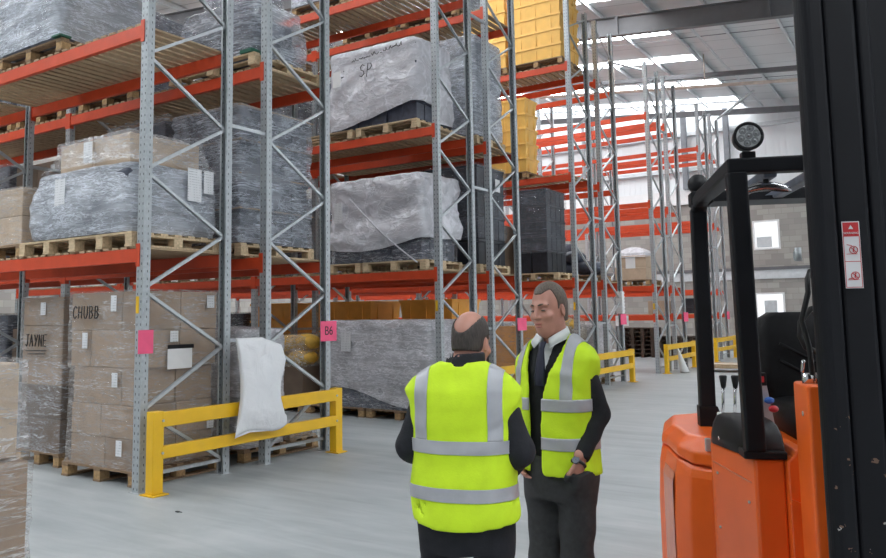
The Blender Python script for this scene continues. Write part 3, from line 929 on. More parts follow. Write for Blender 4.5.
# --- M: ground level run 3
pallet('wooden pallet on the floor under the right half of the broad grey load', -7.0, y3-0.02, 0.001, 1.2, 1.1, 3, True)
pallet('wooden pallet on the floor under the left half of the broad grey load', -8.25, y3-0.02, 0.001, 1.2, 1.1, 3, True)
o = load('wrapped_load', 'broad low grey wrapped load on the floor, left of the balding man', -7.42, y3, PH, group=WL)
tote_stack(o, 2.0, 1.0, 0, 4, 0.32, 'goods_grey', 'bale', 3, 1)
shell('stretch_wrap', M['film_cloud'], o, 2.06, 1.08, 0.30, 1.36, 0.08, 0.04, (1.4,1.4,3), 61, 0.045, loc=(0,.51,0), hem=lambda x, y: -0.14*math.sin(x*2.1)-0.12)
shell('stretch_wrap', M['film_dark'], o, 2.04, 1.04, -0.02, 0.45, 0.05, 0.02, (1.4,1.4,3), 62, 0.05, loc=(0,.51,0))
paper(o, 'f', -.62, -.42, 0.88, 1.18, -0.085)

# --- N: white hooded, first level run 3
z = DT[0]
pallet('wooden pallet on the first level under the lower white hooded load', -7.03, y3-0.04, z, 1.2, 1.1, 3)
pallet('second wooden pallet on the first level under the lower white hooded load', -8.28, y3-0.04, z, 1.2, 1.1, 3)
o = load('wrapped_load', 'lower white hooded load, first level across the aisle', -7.37, y3-0.03, z+PH, group=WL)
tote_stack(o, 1.74, 1.0, 0, 4, 0.32, 'goods_navy', 'tote', 3, 2)
shell('plastic_hood', M['film_white'], o, 1.82, 1.10, 0.30, 1.33, 0.10, 0.05, (2.2,2.2,2.6), 71, 0.03, loc=(0,.52,0), hem=lambda x, y: -0.13*math.cos(x*1.6+0.4)+0.06*max(0, y), dome=0.06, prof=lambda t: 0.03*(1-t)+0.03*math.sin(t*9))
shell('stretch_wrap', M['film_dark'], o, 1.79, 1.05, -0.02, 0.5, 0.05, 0.02, (1.5,1.5,4), 72, 0.045, loc=(0,.52,0))
b = MB().tube([(-.42, -.115, 1.02), (-.1, -.125, .72), (.25, -.125, .40), (.62, -.12, .12), (.84, -.08, -.05)], 0.012, 6)
b.build('strap', M['film_white'], o)
paper(o, 'f', -.75, -.58, .65, .98, -.115)
# --- O: SP hooded load, second level run 3
z = DT[1]
pallet('wooden pallet on the second level under the hooded load marked SP', -7.15, y3-0.04, z, 1.2, 1.12, 3)
pallet('second wooden pallet on the second level under the hooded load marked SP', -8.42, y3-0.04, z, 1.2, 1.12, 3)
o = load('wrapped_load', 'upper white hooded load with SP handwritten on it, second level', -7.43, y3-0.02, z+PH, group=WL)
tote_stack(o, 1.74, 1.0, 0, 4, 0.31, 'goods_navy', 'tote', 3, 2)
shell('plastic_hood', M['film_white'], o, 1.80, 1.08, 0.12, 1.30, 0.14, 0.05, (2.2,2.2,2.6), 75, 0.03, loc=(0,.52,0), dome=0.10, hem=lambda x, y: (-0.14 + 0.30*max(0, min(1, (x+.7)/1.5))) if y < 0 else -0.10, prof=lambda t: 0.03*math.sin(t*6))
handwriting(o, word('SP', 0.12, 0.20, 1.2, 0.15), -.16, .80, -.128, .008)
handwriting(o, [[(p[0], p[1]+p[0]*0.10) for p in s] for s in scribble(1.0, 0.07, 4)], -.30, 1.06, -.135, .006)
paper(o, 'f', -.72, -.55, .72, .98, -.115, mat='white')
# --- loads on the third level of runs 3 and 4
z = DT[2]
for (xx, lab) in ((-8.6, 'dark pallet load on the third level above the SP hood'),):
    pallet('wooden pallet high on the third level above the SP hood', xx, y3, z, 1.2, 1.1, 3, True)
    o = load('wrapped_load', lab, xx, y3+.02, z+PH, group=WL)
    tote_stack(o, 1.14, 1.0, 0, 2, 0.34, 'goods_grey', 'bale', 2, 1)
    shell('stretch_wrap', M['film_blue'], o, 1.19, 1.06, -.02, .72, .05, .03, (1.5,1.5,4), 77, .05, loc=(0,.51,0))

# --- run 4: tall navy loads at the end
y4 = run_y(4)
z = DT[0]
pallet('wooden pallet on the first level under the navy crates with black base', -6.98, y4-0.06, z, 1.2, 1.1, 3)
o = load('wrapped_load', 'tall navy crate stack with bare black base, right of the lower white hood', -6.98, y4-0.05, z+PH, group=WL)
tote_stack(o, 1.14, 1.0, 0, 4, 0.425, 'goods_black', 'crate', 1, 2)
shell('stretch_wrap', M['film_tray'], o, 1.18, 1.04, 0.44, 1.72, 0.03, 0.02, (1.5,1.5,5), 81, 0.045, loc=(0,.5,0))
paper(o, 's', .55, .72, 1.28, 1.5, .62, mat='white')
pallet('wooden pallet on the first level under the black crates behind the lower hood', -8.35, y4-0.05, z, 1.2, 1.1, 3, True)
o = load('wrapped_load', 'black crates showing just above the lower white hood', -8.35, y4-0.04, z+PH, group=WL)
tote_stack(o, 1.14, 1.0, 0, 4, 0.42, 'goods_black', 'crate', 1, 2)
shell('stretch_wrap', M['film_tray'], o, 1.18, 1.04, -.02, 1.70, 0.03, 0.02, (1.5,1.5,5), 82, 0.05, loc=(0,.5,0))
z = DT[1]
pallet('wooden pallet on the second level under the tall blue-grey block', -6.98, y4-0.08, z, 1.2, 1.05, 3)
o = load('wrapped_load', 'tall blue-grey wrapped block, second level right of the SP hood', -6.98, y4-0.08, z+PH, group=WL)
tote_stack(o, 1.12, .92, 0, 5, 0.345, 'goods_grey', 'bale', 2, 1)
shell('stretch_wrap', M['film_blue'], o, 1.18, .98, -.02, 1.76, 0.05, 0.035, (1.5,1.5,4), 83, 0.045, loc=(0,.46,0))
z = DT[2]
pallet('wooden pallet on the third level at the top centre', -7.35, y4-0.05, z, 1.2, 1.05, 3, True)
o = load('wrapped_load', 'grey wrapped load cut off by the top edge, left of the yellow bins', -7.35, y4-0.03, z+PH, group=WL)
tote_stack(o, 1.12, .95, 0, 3, 0.33, 'goods_grey', 'bale', 2, 1)
shell('stretch_wrap', M['film_blue'], o, 1.17, 1.0, -.02, 1.03, 0.05, 0.035, (1.5,1.5,4), 84, 0.05, loc=(0,.48,0))

# --- bins: each one a thing
def bin_mesh(w, d, h, mat):
    b = MB()
    a, c = w/2, d/2; i = 0.035
    def ring(z, k): return [(-a+k, -c+k, z), (a-k, -c+k, z), (a-k, c-k, z), (-a+k, c-k, z)]
    b.loft([ring(0, .045), ring(h-.05, .018), ring(h-.05, 0), ring(h-.004, 0), ring(h-.004, i), ring(.03, .07)], smooth=False)
    for s in (-1, 1):
        for x in (-.3*w, 0, .3*w):
            b.box(x-.012, x+.012, s*(c-.03)-.014, s*(c-.03)+.014, .01, h-.055)
    for s in (-1, 1):
        for y in (-.25*d, .25*d):
            b.box(s*(a-.03)-.014, s*(a-.03)+.014, y-.012, y+.012, .01, h-.055)
    return b.mesh('stacking_bin', M[mat])
ORD = ['lowest', 'second', 'third', 'fourth', 'fifth', 'sixth']
def bin_stack(where, cx, y0, z, w, d, h, n, mat, colname, group, names=ORD):
    me = bin_mesh(w, d, h, mat)
    for k in range(n):
        o = inst('stacking_bin', me, None, (cx, y0+d/2, z+h*k))
        od = names[k] if k < n-1 else 'topmost'
        tag(o, '%s %s bin in the stack %s' % (od, colname, where), 'storage bin', group)
y5 = run_y(5)
pallet('wooden pallet under the tall yellow bin stack on the third level', -6.95, y5-0.04, DT[2], 1.22, 1.1, 3, True)
bin_stack('by the rack end, third level', -6.95, y5-0.02, DT[2]+PH, 1.18, 1.04, 0.33, 5, 'bin_yellow', 'yellow', 'yellow bins stacked on the racks')
pallet('wooden pallet under the yellow bins further along the third level', -8.25, y5-0.04, DT[2], 1.22, 1.1, 3, True)
bin_stack('further left on the third level', -8.25, y5-0.02, DT[2]+PH, 1.18, 1.04, 0.33, 5, 'bin_yellow', 'yellow', 'yellow bins stacked on the racks')
pallet('wooden pallet under the yellow bin stack on the second level', -7.78, y5-0.04, DT[1], 1.1, 0.9, 3, True)
bin_stack('on the second level', -7.76, y5-0.02, DT[1]+PH, 1.06, 0.62, 0.325, 5, 'bin_yellow', 'yellow', 'yellow bins stacked on the racks')
z = DT[0]
pallet('wooden pallet on the first level under the black tray stack', -7.15, y5-0.06, z, 1.15, 1.1, 3)
P_ = load('wrapped_load', 'tall black tray stack in clear film above the head of the man facing us', -7.18, y5-0.05, z+PH, group=WL)
tote_stack(P_, .76, 1.0, 0, 1, 0.48, 'goods_black', 'crate', 2, 2)
tote_stack(P_, .76, 1.0, .48, 4, 0.325, 'goods_black', 'tray', 1, 1)
shell('stretch_wrap', M['film_tray'], P_, .80, 1.04, 0.42, 1.79, 0.03, 0.015, (1.5,1.5,5), 91, 0.045, loc=(0,.5,0))
pallet('wooden pallet on the first level left of the black tray stack', -8.35, y5-.03, z, 1.1, 1.05, 3, True)
o = load('carton_stack', 'brown cartons just left of the black tray stack', -8.35, y5-.02, z+PH, 'carton stack', 0, CS)
for k in range(3):
    for i in range(2): carton(o, -.5+.5*i, .5*i, 0, .95, .36*k, .36*(k+1), 'card')
# orange carton and amber wrapped loads at ground level of run 5
pallet('wooden pallet on the floor under the orange brown cartons', -7.66, y5-.02, 0.001, 1.05, 1.05, 3, True)
o = load('carton_stack', 'orange brown cartons on the floor between the two men', -7.66, y5, PH, 'carton stack', 0, CS)
for k in range(3):
    for i in range(2): carton(o, -.48+.48*i, .48*i, 0, 1.0, .39*k, .39*(k+1), 'card_or')
shell('stretch_wrap', M['film_tray'], o, .99, 1.03, -.02, 1.19, .03, .015, (2,2,5), 95, .05, loc=(0,.5,0))
y6 = run_y(6)
pallet('wooden pallet on the floor behind the shoulder of the man facing us', -6.70, y5-.02, 0.001, .62, 1.05, 3, True)
o = load('wrapped_load', 'brown cartons under amber bags, beside the ear of the man facing us', -6.72, y5, PH, group=WL)
for k in range(3): carton(o, -.32, .32, 0, .95, .36*k, .36*(k+1), 'card_dk' if k == 2 else 'card')
for k, (x, y) in enumerate(((-.12,.2),(.14,.25),(0,.65))):
    MB().sphere((0,0,0), 1, 16, 10, (.24,.24,.13)).build('bag', M['tan'], o, (x, y, 1.2))
shell('stretch_wrap', M['film_amber'], o, .72, 1.0, .9, 1.30, .12, .03, (2.5,2.5,3), 97, .05, loc=(0,.48,0), dome=.08, prof=lambda t: -0.06*t)
pallet('wooden pallet on the floor under the grey load at the back to back rack', -7.05, y6, 0.001, 1.2, 1.05, 3, True)
o = load('wrapped_load', 'pale grey wrapped load on the floor behind the amber bags', -7.05, y6+.02, PH, group=WL)
tote_stack(o, 1.1, .95, 0, 3, .38, 'goods_grey', 'bale', 2, 1)
shell('stretch_wrap', M['film_cloud'], o, 1.17, 1.0, -.02, 1.18, .06, .03, (1.6,1.6,4), 98, .05, loc=(0,.48,0), dome=.04)
# orange bins at ground level of run 4, above the broad grey load
for (cx, n, wv) in ((-9.3, 5, 'behind the broad grey load, left one'), (-7.55, 5, 'behind the broad grey load, right one'), (-11.3, 5, 'seen through the rack left of sign B6')):
    pallet('wooden pallet under the orange bins, ' + wv, cx, y4, 0.001, 1.15, 1.1, 3, True)
    bin_stack(wv, cx, y4+.02, PH, 1.12, 1.0, 0.342, n, 'bin_orange', 'orange', 'orange bins on the floor')
# dark cartons in the gloom at the left
z = DT[0]
pallet('wooden pallet on the first level under dark cartons at left', -10.85, run_y(2)-.02, z, 1.2, 1.1, 3, True)
o = load('carton_stack', 'dark labelled cartons on the first level behind the left edge', -10.85, run_y(2), z+PH, 'carton stack', 0, CS)
for k in range(4):
    for i in range(2): carton(o, -.56+.56*i, .56*i, 0, 1.0, .36*k, .36*(k+1), 'card_dk'); paper(o, 'f', -.2+.56*i, -.1+.56*i, .36*k+.2, .36*k+.3, -.004)
for cx, lab in ((-10.79, 'dark cartons on the floor beyond the narrow handwritten stack'), (-9.3, 'dark cartons on the floor between the two handwritten carton stacks')):
    pallet('wooden pallet on the floor under ' + lab.split(' on the')[0] + (' beyond' if cx < -10 else ' between')+' the marked stacks', cx, run_y(2)-.02, 0.001, 1.2, 1.1, 3, True)
    o = load('carton_stack', lab, cx, run_y(2), PH, 'carton stack', 0, CS)
    for k in range(4):
        for i in range(2): carton(o, -.56+.56*i, .56*i, 0, 1.0, .33*k, .33*(k+1), 'card_dk')
pallet('wooden pallet under the orange bins at upper left', -12.6, run_y(3), z, 1.15, 1.1, 3, True)
bin_stack('on the first level, at the far left', -12.6, run_y(3)+.02, z+PH, 1.12, 1.0, .32, 4, 'bin_orange', 'orange', 'orange bins on the first level')

# --- loads deep in the racks, added to close bright gaps between nearer ones
for n_, (i, lv, cx, tiers) in enumerate([(2,1,-9.25,3),(2,1,-10.86,3),(2,1,-12.2,3),(2,0,-12.2,4),(2,-1,-12.05,4),(2,-1,-13.27,4),(3,1,-10.9,4),(3,1,-12.2,4),(3,0,-10.85,4),(4,0,-11.0,4),(4,0,-12.3,4),(4,1,-8.20,4),(4,1,-9.43,4),(4,1,-11.0,4),(4,2,-8.75,2),(4,2,-10.95,2),(4,-1,-12.6,4),(4,-1,-14.8,4),(4,-1,-16.0,4),(5,0,-10.9,4),(5,0,-12.2,4),(5,1,-9.3,4),(5,-1,-8.9,3),(3,2,-10.9,2)]):
    zz = 0.001 if lv < 0 else DT[lv]
    tag(pallet('wooden pallet deep in the racks', cx, run_y(i)-.01, zz, 1.2, 1.1, 3, True), 'wooden pallet under a load added deep in the racks')
    o = load('wrapped_load', 'grey wrapped load added deep in the racks to close bright gaps', cx, run_y(i), zz+PH, group='loads deep in the racks')
    tote_stack(o, 1.1, 1.0, 0, tiers, .38, 'goods_navy' if n_ % 3 else 'goods_grey', 'bale', 1, 1)
    shell('stretch_wrap', M['film_dark'], o, 1.14, 1.04, .004, .38*tiers+.02, .04, .02, (1.5,1.5,4), 120+n_, .07, loc=(0,.5,0))
# --- far runs
y7 = run_y(7)
pallet('wooden pallet far off under the white mounded carton', -6.90, y7-.02, DT[0], 1.1, 1.05, 3, True)
o = load('wrapped_load', 'far carton with a white mound on top, on the first level', -6.85, y7, DT[0]+PH, group=WL)
for k in range(2): carton(o, -.42, .42, 0, .9, .32*k, .32*(k+1), 'card_lt')
shell('plastic_sheet', M['film_white'], o, .88, .92, .60, .68, .08, .03, (3,3,3), 101, .05, loc=(0,.45,0), dome=.2, prof=lambda t: -0.05*t)
paper(o, 'f', -.12, .14, .30, .60, -.006, mat='white'); paper(o, 'f', -.42, -.30, .34, .6, -.006, mat='white')
pallet('wooden pallet far off with dark sacks on the first level', -7.05, run_y(6)+.02, DT[0], 1.2, 1.05, 3, True)
o = load('wrapped_load', 'dark slumped sacks on the first level behind the black tray stack', -7.05, run_y(6)+.05, DT[0]+PH, group=WL)
for k, (x, y, zz, s) in enumerate(((-.3,.3,.172,1),(.3,.3,.172,1),(0,.3,.42,.85),(-.3,.75,.172,1),(.3,.75,.172,1),(-.25,.5,.62,.6))):
    MB().sphere((0,0,0), 1, 16, 10, (.33*s,.27*s,.17)).build('sack', M['goods_navy'], o, (x, y, zz))
y8 = run_y(8)
y9 = run_y(9)
o = load('carton_stack', 'small brown carton on the low beam level of the far racks', -7.75, y9+.05, 1.51, 'carton', 0)
carton(o, -.35, .35, 0, .6, 0, .42, 'card')
MB().box(-.6, .6, -.05, 1.05, -.025, -.002).build('shelf_board', M['deckwood'], o)
o = load('plastic_crate', 'dark plastic crate beside the small brown carton in the far racks', -6.70, y9+.08, 1.51, 'crate', 0)
tote_stack(o, .6, .8, 0, 2, .24, 'goods_black', 'crate', 1, 1)
MB().box(-.32, .32, -.08, 1.02, -.025, -.002).build('shelf_board', M['deckwood'], o)
yA = run_y(10)
for (cx, n, wv) in ((-9.05, 7, 'left stack of empty pallets against the block wall'), (-7.75, 5, 'right stack of empty pallets against the block wall')):
    for k in range(n):
        pallet('%s pallet in the %s' % (('lowest','second','third','fourth','fifth','sixth','topmost')[k if k < n-1 else 6] , wv), cx, yA+.1, 0.001+.146*k, 1.15, .95, 4, True, 0.0, 'palletdark')
# long cream timber pack on the floor behind the truck
o = thing('timber_pack', 'cream timber pack lying on the floor behind the lift truck', 'timber pack', (-4.4, 21.6, 0.0), 0.1)
for k in range(3):
    MB().cbox(-.95+.85*k, -.83+.85*k, 0, .9, 0.0, .1, .004).build('bearer', M['palletold'], o)
for k in range(6):
    MB().cbox(-1.0, 1.0, .15*k, .15*k+.14, .101, .20, .004).build('plank', M['white'] if k == 2 else M['deckwood'], o)

# --- white plastic bag hung over the barrier
def bag():
    rows = 34; n = 48; rings = []
    for j in range(rows+1):
        t = j/rows; z = 0.43 + 0.95*t
        yl = 5.60 + 0.0*t + 0.06*math.sin(t*3.0) - 0.03*(1-t)**4
        yr = 6.30 - 0.10*math.sin(min(1, t*1.25)*math.pi)**2*(1 if t < .8 else 1) - 0.17*max(0, t-.75)
        if t < .12: yr += 0.02
        zc = z - 0.05*max(0, t-.8)*5*0
        xc = -5.905 - 0.06*max(0, t-0.4)
        th = (0.065*math.sin(min(1, (t+.02)*1.6)*math.pi*.5)*(1-0.55*t)+0.006)
        if t < .05: th *= t/.05*.8+.2
        ring = []
        for k in range(n):
            a = 2*math.pi*k/n
            cy = (yl+yr)/2 + (yr-yl)/2*math.cos(a)*1.0
            w_ = abs(math.sin(a))**0.7*(1 if math.sin(a) > 0 else -1)
            x = xc + th*w_
            nn = ridged((cy*3.2, x*2, z*2.2), 11)
            x += 0.022*nn*(1 if w_ > 0 else -.3)*min(1, t*6)*min(1,(1-t)*5+.25)
            zz = z + (0.05*math.cos(a+0.3)*0 - 0.10*max(0, math.cos(a))*max(0, t-.7)/.3*.9 if t > .7 else 0) + (0.012*max(0,-math.cos(a))*(-1)*max(0,.1-t)/.1) + 0.025*math.cos(3*a)*max(0,.08-t)/.08
            ring.append((x, cy, zz))
        rings.append(ring)
    b = MB().loft(rings, True, True)
    m, nt, bs, out = newmat('white polythene bag')
    v = coords(nt); bs.inputs['Base Color'].default_value = (0.80,0.81,0.83,1); bs.inputs['Roughness'].default_value = 0.4
    nt.links.new(bump(nt, noisetex(nt, v, 5, 5, .6, 1.0), 0.35, 0.05), bs.inputs['Normal'])
    o = b.build('plastic_bag', m)
    return tag(o, 'tall white plastic bag hanging over the yellow barrier', 'bag')
bag()
# small white sheet slumped against the fourth barrier
b = MB(); rings = []
for j in range(8):
    t = j/7; c = (-5.76-.05*t+0.0, 21.15-.35*t, .01+.62*t)
    rings.append([(c[0]+.10*(1.15-t)*math.cos(a), c[1]+.14*(1.15-t)*math.sin(a), c[2]) for a in [2*math.pi*k/14 for k in range(14)]])
tag(b.loft(rings).build('plastic_sheet', M['white']), 'white plastic sheet slumped against the barrier left of the lift truck', 'sheet')
# white guard tube strapped on run 6
b = MB().cbox(-.075, .075, -.06, .10, 1.55, 2.06, .01)
for z in (1.6,1.68,1.76,1.84,1.92,2.0): b.cbox(-.083,.083,-.068,.108,z,z+.03,.006)
b.build('upright_protector', M['white'], RACK[6], (0, FD-.08, 0))['label'] = 'white ribbed upright guard'

tag(MB().sphere((0,0,.006), .022, 10, 6, (1.3,.7,.25)).tube([(.01,0,.008),(.045,.01,.004)], .003, 5).build('scrap', M['goods_black'], None, (-5.35, 4.42, 0)), 'small dark scrap lying on the bare floor before the barrier', 'scrap', kind='thing')
# ------------------------------------------------------------------ smooth figures: distance fields meshed by surface nets
def cone(P, a, b, ra, rb):
    a = np.array(a, float); b = np.array(b, float); d = b-a
    t = np.clip(((P-a) @ d)/(d @ d), 0, 1)
    return np.linalg.norm(P-(a+t[:, None]*d), axis=1)-(ra+(rb-ra)*t)
def ell(P, c, r, R=None):
    q = P-np.array(c, float)
    if R is not None: q = q @ R
    r = np.array(r, float)
    k0 = np.linalg.norm(q/r, axis=1); k1 = np.linalg.norm(q/(r*r), axis=1)+1e-9
    return k0*(k0-1)/k1
def smin(a, b, k):
    h = np.clip(0.5+0.5*(b-a)/k, 0, 1)
    return b*(1-h)+a*h-k*h*(1-h)
def smax(a, b, k): return -smin(-a, -b, k)
def prof(P, tab, zk=1.0, p=2.0):
    """stack of elliptical sections: rows (z, cx, cy, a, b)"""
    t = np.array(tab, float); z = P[:, 2]
    cx = np.interp(z, t[:, 0], t[:, 1]); cy = np.interp(z, t[:, 0], t[:, 2]); a = np.interp(z, t[:, 0], t[:, 3]); b = np.interp(z, t[:, 0], t[:, 4])
    u = np.abs((P[:, 0]-cx)/a); v = np.abs((P[:, 1]-cy)/b)
    rad = (u**p+v**p)**(1/p)
    d = (rad-1)*np.minimum(a, b)
    return np.maximum(d, np.maximum(t[0, 0]-z, z-t[-1, 0]))
def Rx(a): c, s = math.cos(a), math.sin(a); return np.array([[1,0,0],[0,c,-s],[0,s,c]])
def Rz(a): c, s = math.cos(a), math.sin(a); return np.array([[c,-s,0],[s,c,0],[0,0,1]])
def Ry(a): c, s = math.cos(a), math.sin(a); return np.array([[c,0,s],[0,1,0],[-s,0,c]])

def surfnets(f, lo, hi, h):
    lo = np.array(lo, float); hi = np.array(hi, float)
    n = np.ceil((hi-lo)/h).astype(int)+1
    ax = [lo[i]+h*np.arange(n[i]) for i in range(3)]
    G = np.stack(np.meshgrid(*ax, indexing='ij'), -1).reshape(-1, 3)
    V = np.empty(len(G))
    for s in range(0, len(G), 400000):
        V[s:s+400000] = f(G[s:s+400000])
    V = V.reshape(n)
    S = V < 0
    c = n-1
    acc = np.zeros((*c, 3)); cnt = np.zeros(c)
    def sl(o): return tuple(slice(o[i], o[i]+c[i]) for i in range(3))
    corners = [(i, j, k) for i in (0, 1) for j in (0, 1) for k in (0, 1)]
    for p in corners:
        for d in range(3):
            if p[d] == 1: continue
            q = list(p); q[d] = 1
            va, vb = V[sl(p)], V[sl(q)]
            m = (va < 0) != (vb < 0)
            t = np.where(m, va/np.where(m, va-vb, 1), 0)
            pos = np.zeros((*c, 3))
            for e in range(3):
                pos[..., e] = p[e] + (t if e == d else 0)
            acc += np.where(m[..., None], pos, 0); cnt += m
    act = cnt > 0
    ids = -np.ones(c, int); ids[act] = np.arange(act.sum())
    base = np.stack(np.meshgrid(*[np.arange(c[i]) for i in range(3)], indexing='ij'), -1)[act]
    verts = lo+h*(base+acc[act]/cnt[act][:, None])
    faces = []
    for d in range(3):
        e1, e2 = (d+1) % 3, (d+2) % 3
        sa = [slice(None)]*3; sb = [slice(None)]*3
        sa[d] = slice(0, -1); sb[d] = slice(1, None)
        m = S[tuple(sa)] != S[tuple(sb)]
        idx = np.argwhere(m)
        if len(idx) == 0: continue
        ok = (idx[:, e1] > 0) & (idx[:, e2] > 0) & (idx[:, e1] < c[e1]) & (idx[:, e2] < c[e2])
        idx = idx[ok]
        inside = S[tuple(idx.T)]
        def cell(o1, o2):
            q = idx.copy(); q[:, e1] += o1; q[:, e2] += o2
            return ids[tuple(q.T)]
        quad = np.stack([cell(-1,-1), cell(0,-1), cell(0,0), cell(-1,0)], 1)
        quad[~inside] = quad[~inside][:, ::-1]
        faces += quad[(quad >= 0).all(1)].tolist()
    return verts, faces

def sdf_obj(name, f, lo, hi, h, mat, parent, extra=None, smooth_it=2):
    vs, fs = surfnets(f, lo, hi, h)
    vs = [tuple(v) for v in vs]
    if extra:
        for (g, lo2, hi2, h2) in extra:
            v2, f2 = surfnets(g, lo2, hi2, h2)
            b = len(vs); vs += [tuple(v) for v in v2]; fs += [[i+b for i in q] for q in f2]
    me = bpy.data.meshes.new(name); me.from_pydata(vs, [], fs)
    me.polygons.foreach_set('use_smooth', [True]*len(fs)); me.materials.append(mat); me.update()
    if smooth_it:
        bm = bmesh.new(); bm.from_mesh(me)
        for _ in range(smooth_it):
            bmesh.ops.smooth_vert(bm, verts=bm.verts, factor=0.4, use_axis_x=True, use_axis_y=True, use_axis_z=True)
        bmesh.ops.recalc_face_normals(bm, faces=bm.faces[:])
        bm.to_mesh(me); bm.free()
    return inst(name, me, parent)

def patch(src, name, mat, parent, planes, test, off=0.003):
    """cut a copy of src's mesh along planes, keep faces where test(centre) holds, lift them off the cloth"""
    bm = bmesh.new(); bm.from_mesh(src.data)
    for co, no in planes:
        bmesh.ops.bisect_plane(bm, geom=bm.verts[:]+bm.edges[:]+bm.faces[:], plane_co=co, plane_no=no)
    bad = [f for f in bm.faces if not test(f.calc_center_median(), f.normal)]
    bmesh.ops.delete(bm, geom=bad, context='FACES')
    bm.normal_update()
    mv = {v: v.normal.copy() for v in bm.verts}
    for v, nn in mv.items(): v.co += nn*off
    me = bpy.data.meshes.new(name); bm.to_mesh(me); bm.free()
    for p in me.polygons: p.use_smooth = True
    me.materials.append(mat)
    o = inst(name, me, parent)
    md = o.modifiers.new('t', 'SOLIDIFY'); md.thickness = 0.002; md.offset = 0.0
    return o

M['vest'] = simple('fluorescent yellow cloth', (0.62,0.88,0.018), 0.75, 0, 0.06, 14, 0.10, 160)
M['reflect'] = simple('silver reflective tape', (0.42,0.43,0.46), 0.42, 0.15, 0.08, 14)
M['navycloth'] = simple('dark navy cloth', (0.010,0.011,0.016), 0.85, 0, 0.25, 30, 0.15, 120)
M['blackknit'] = simple('black knitwear', (0.009,0.010,0.013), 0.9, 0, 0.25, 40, 0.2, 200)
M['greycloth'] = simple('charcoal trouser cloth', (0.035,0.036,0.038), 0.85, 0, 0.2, 40, 0.12, 150)
M['shirt'] = simple('white shirt cloth', (0.72,0.75,0.76), 0.8, 0, 0.03, 30)
M['tie'] = simple('navy tie silk', (0.012,0.014,0.035), 0.4, 0, 0.2, 60)
M['leather'] = simple('black shoe leather', (0.012,0.011,0.011), 0.3, 0, 0.2, 20)
M['eye'] = simple('eye', (0.10,0.085,0.08), 0.2)
M['lip'] = simple('lip skin', (0.42,0.15,0.13), 0.45, 0, 0.05)
def skin_mat(name, c):
    m, nt, b, out = newmat(name)
    v = coords(nt); n = noisetex(nt, v, 18, 4); n2 = noisetex(nt, v, 120, 2)
    nt.links.new(ramp(nt, n, [(0.3, tuple(x*0.88 for x in c)), (0.7, tuple(min(1, x*1.08) for x in c))]), b.inputs['Base Color'])
    b.inputs['Roughness'].default_value = 0.48; b.inputs['Subsurface Weight'].default_value = 0.08
    b.inputs['Subsurface Radius'].default_value = (0.01,0.004,0.002)
    nt.links.new(bump(nt, n2, 0.08, 0.003), b.inputs['Normal'])
    return m
M['skin'] = skin_mat('skin', (0.50,0.245,0.185))
def hair_mat(name, c):
    m, nt, b, out = newmat(name)
    n = noisetex(nt, coords(nt, (220,220,40)), 1.0, 3)
    nt.links.new(ramp(nt, n, [(0.3, tuple(x*0.5 for x in c)), (0.7, tuple(x*1.4 for x in c))]), b.inputs['Base Color'])
    b.inputs['Roughness'].default_value = 0.55
    nt.links.new(bump(nt, n, 0.5, 0.004), b.inputs['Normal'])
    return m
M['hair_brown'] = hair_mat('short greying brown hair', (0.105,0.078,0.06))
M['hair_dark'] = hair_mat('dark cropped hair', (0.045,0.035,0.030))

HSC = np.array([.90, .95, 1.0])
def head_sdf(Q, s=1.0):
    """Q in head axes: origin mid head, face to -y, z up; chin at -0.118, crown at +0.118"""
    Q = Q/s/HSC
    d = ell(Q, (0, .012, .030), (.074, .097, .090))
    d = smin(d, ell(Q, (0, -.032, -.035), (.056, .066, .082)), .03)      # face block
    d = smin(d, ell(Q, (0, -.048, -.092), (.036, .036, .027)), .03)      # chin
    d = smin(d, ell(Q, (0, .0, -.045), (.056, .058, .050)), .03)         # jaw angles
    d = smin(d, ell(Q, (0, -.079, .022), (.050, .018, .012)), .018)      # brow
    for sx in (-1, 1):
        d = smin(d, ell(Q, (sx*.042, -.066, -.028), (.022, .020, .018)), .02)    # cheek bones
        d = smax(d, -ell(Q, (sx*.031, -.094, .003), (.019, .017, .011)), .014)   # eye sockets
        d = smin(d, ell(Q, (sx*.031, -.078, .002), (.014, .011, .008)), .006)    # lids
        d = smin(d, ell(Q, (sx*.078, .010, -.012), (.009, .016, .027), Rz(sx*.35)), .006)   # ears
        d = smax(d, -ell(Q, (sx*.085, .004, -.004), (.004, .009, .015)), .006)
    d = smin(d, cone(Q, (0, -.090, .012), (0, -.113, -.028), .009, .0125), .012) # nose
    for sx in (-1, 1): d = smin(d, ell(Q, (sx*.011, -.100, -.031), (.009, .011, .008)), .006)
    d = smin(d, ell(Q, (0, -.086, -.058), (.026, .013, .008)), .008)     # lips
    d = smin(d, ell(Q, (0, -.083, -.071), (.022, .013, .008)), .008)
    d = smax(d, -ell(Q, (0, -.101, -.0645), (.018, .012, .0028)), .004)
    return d*s*.92

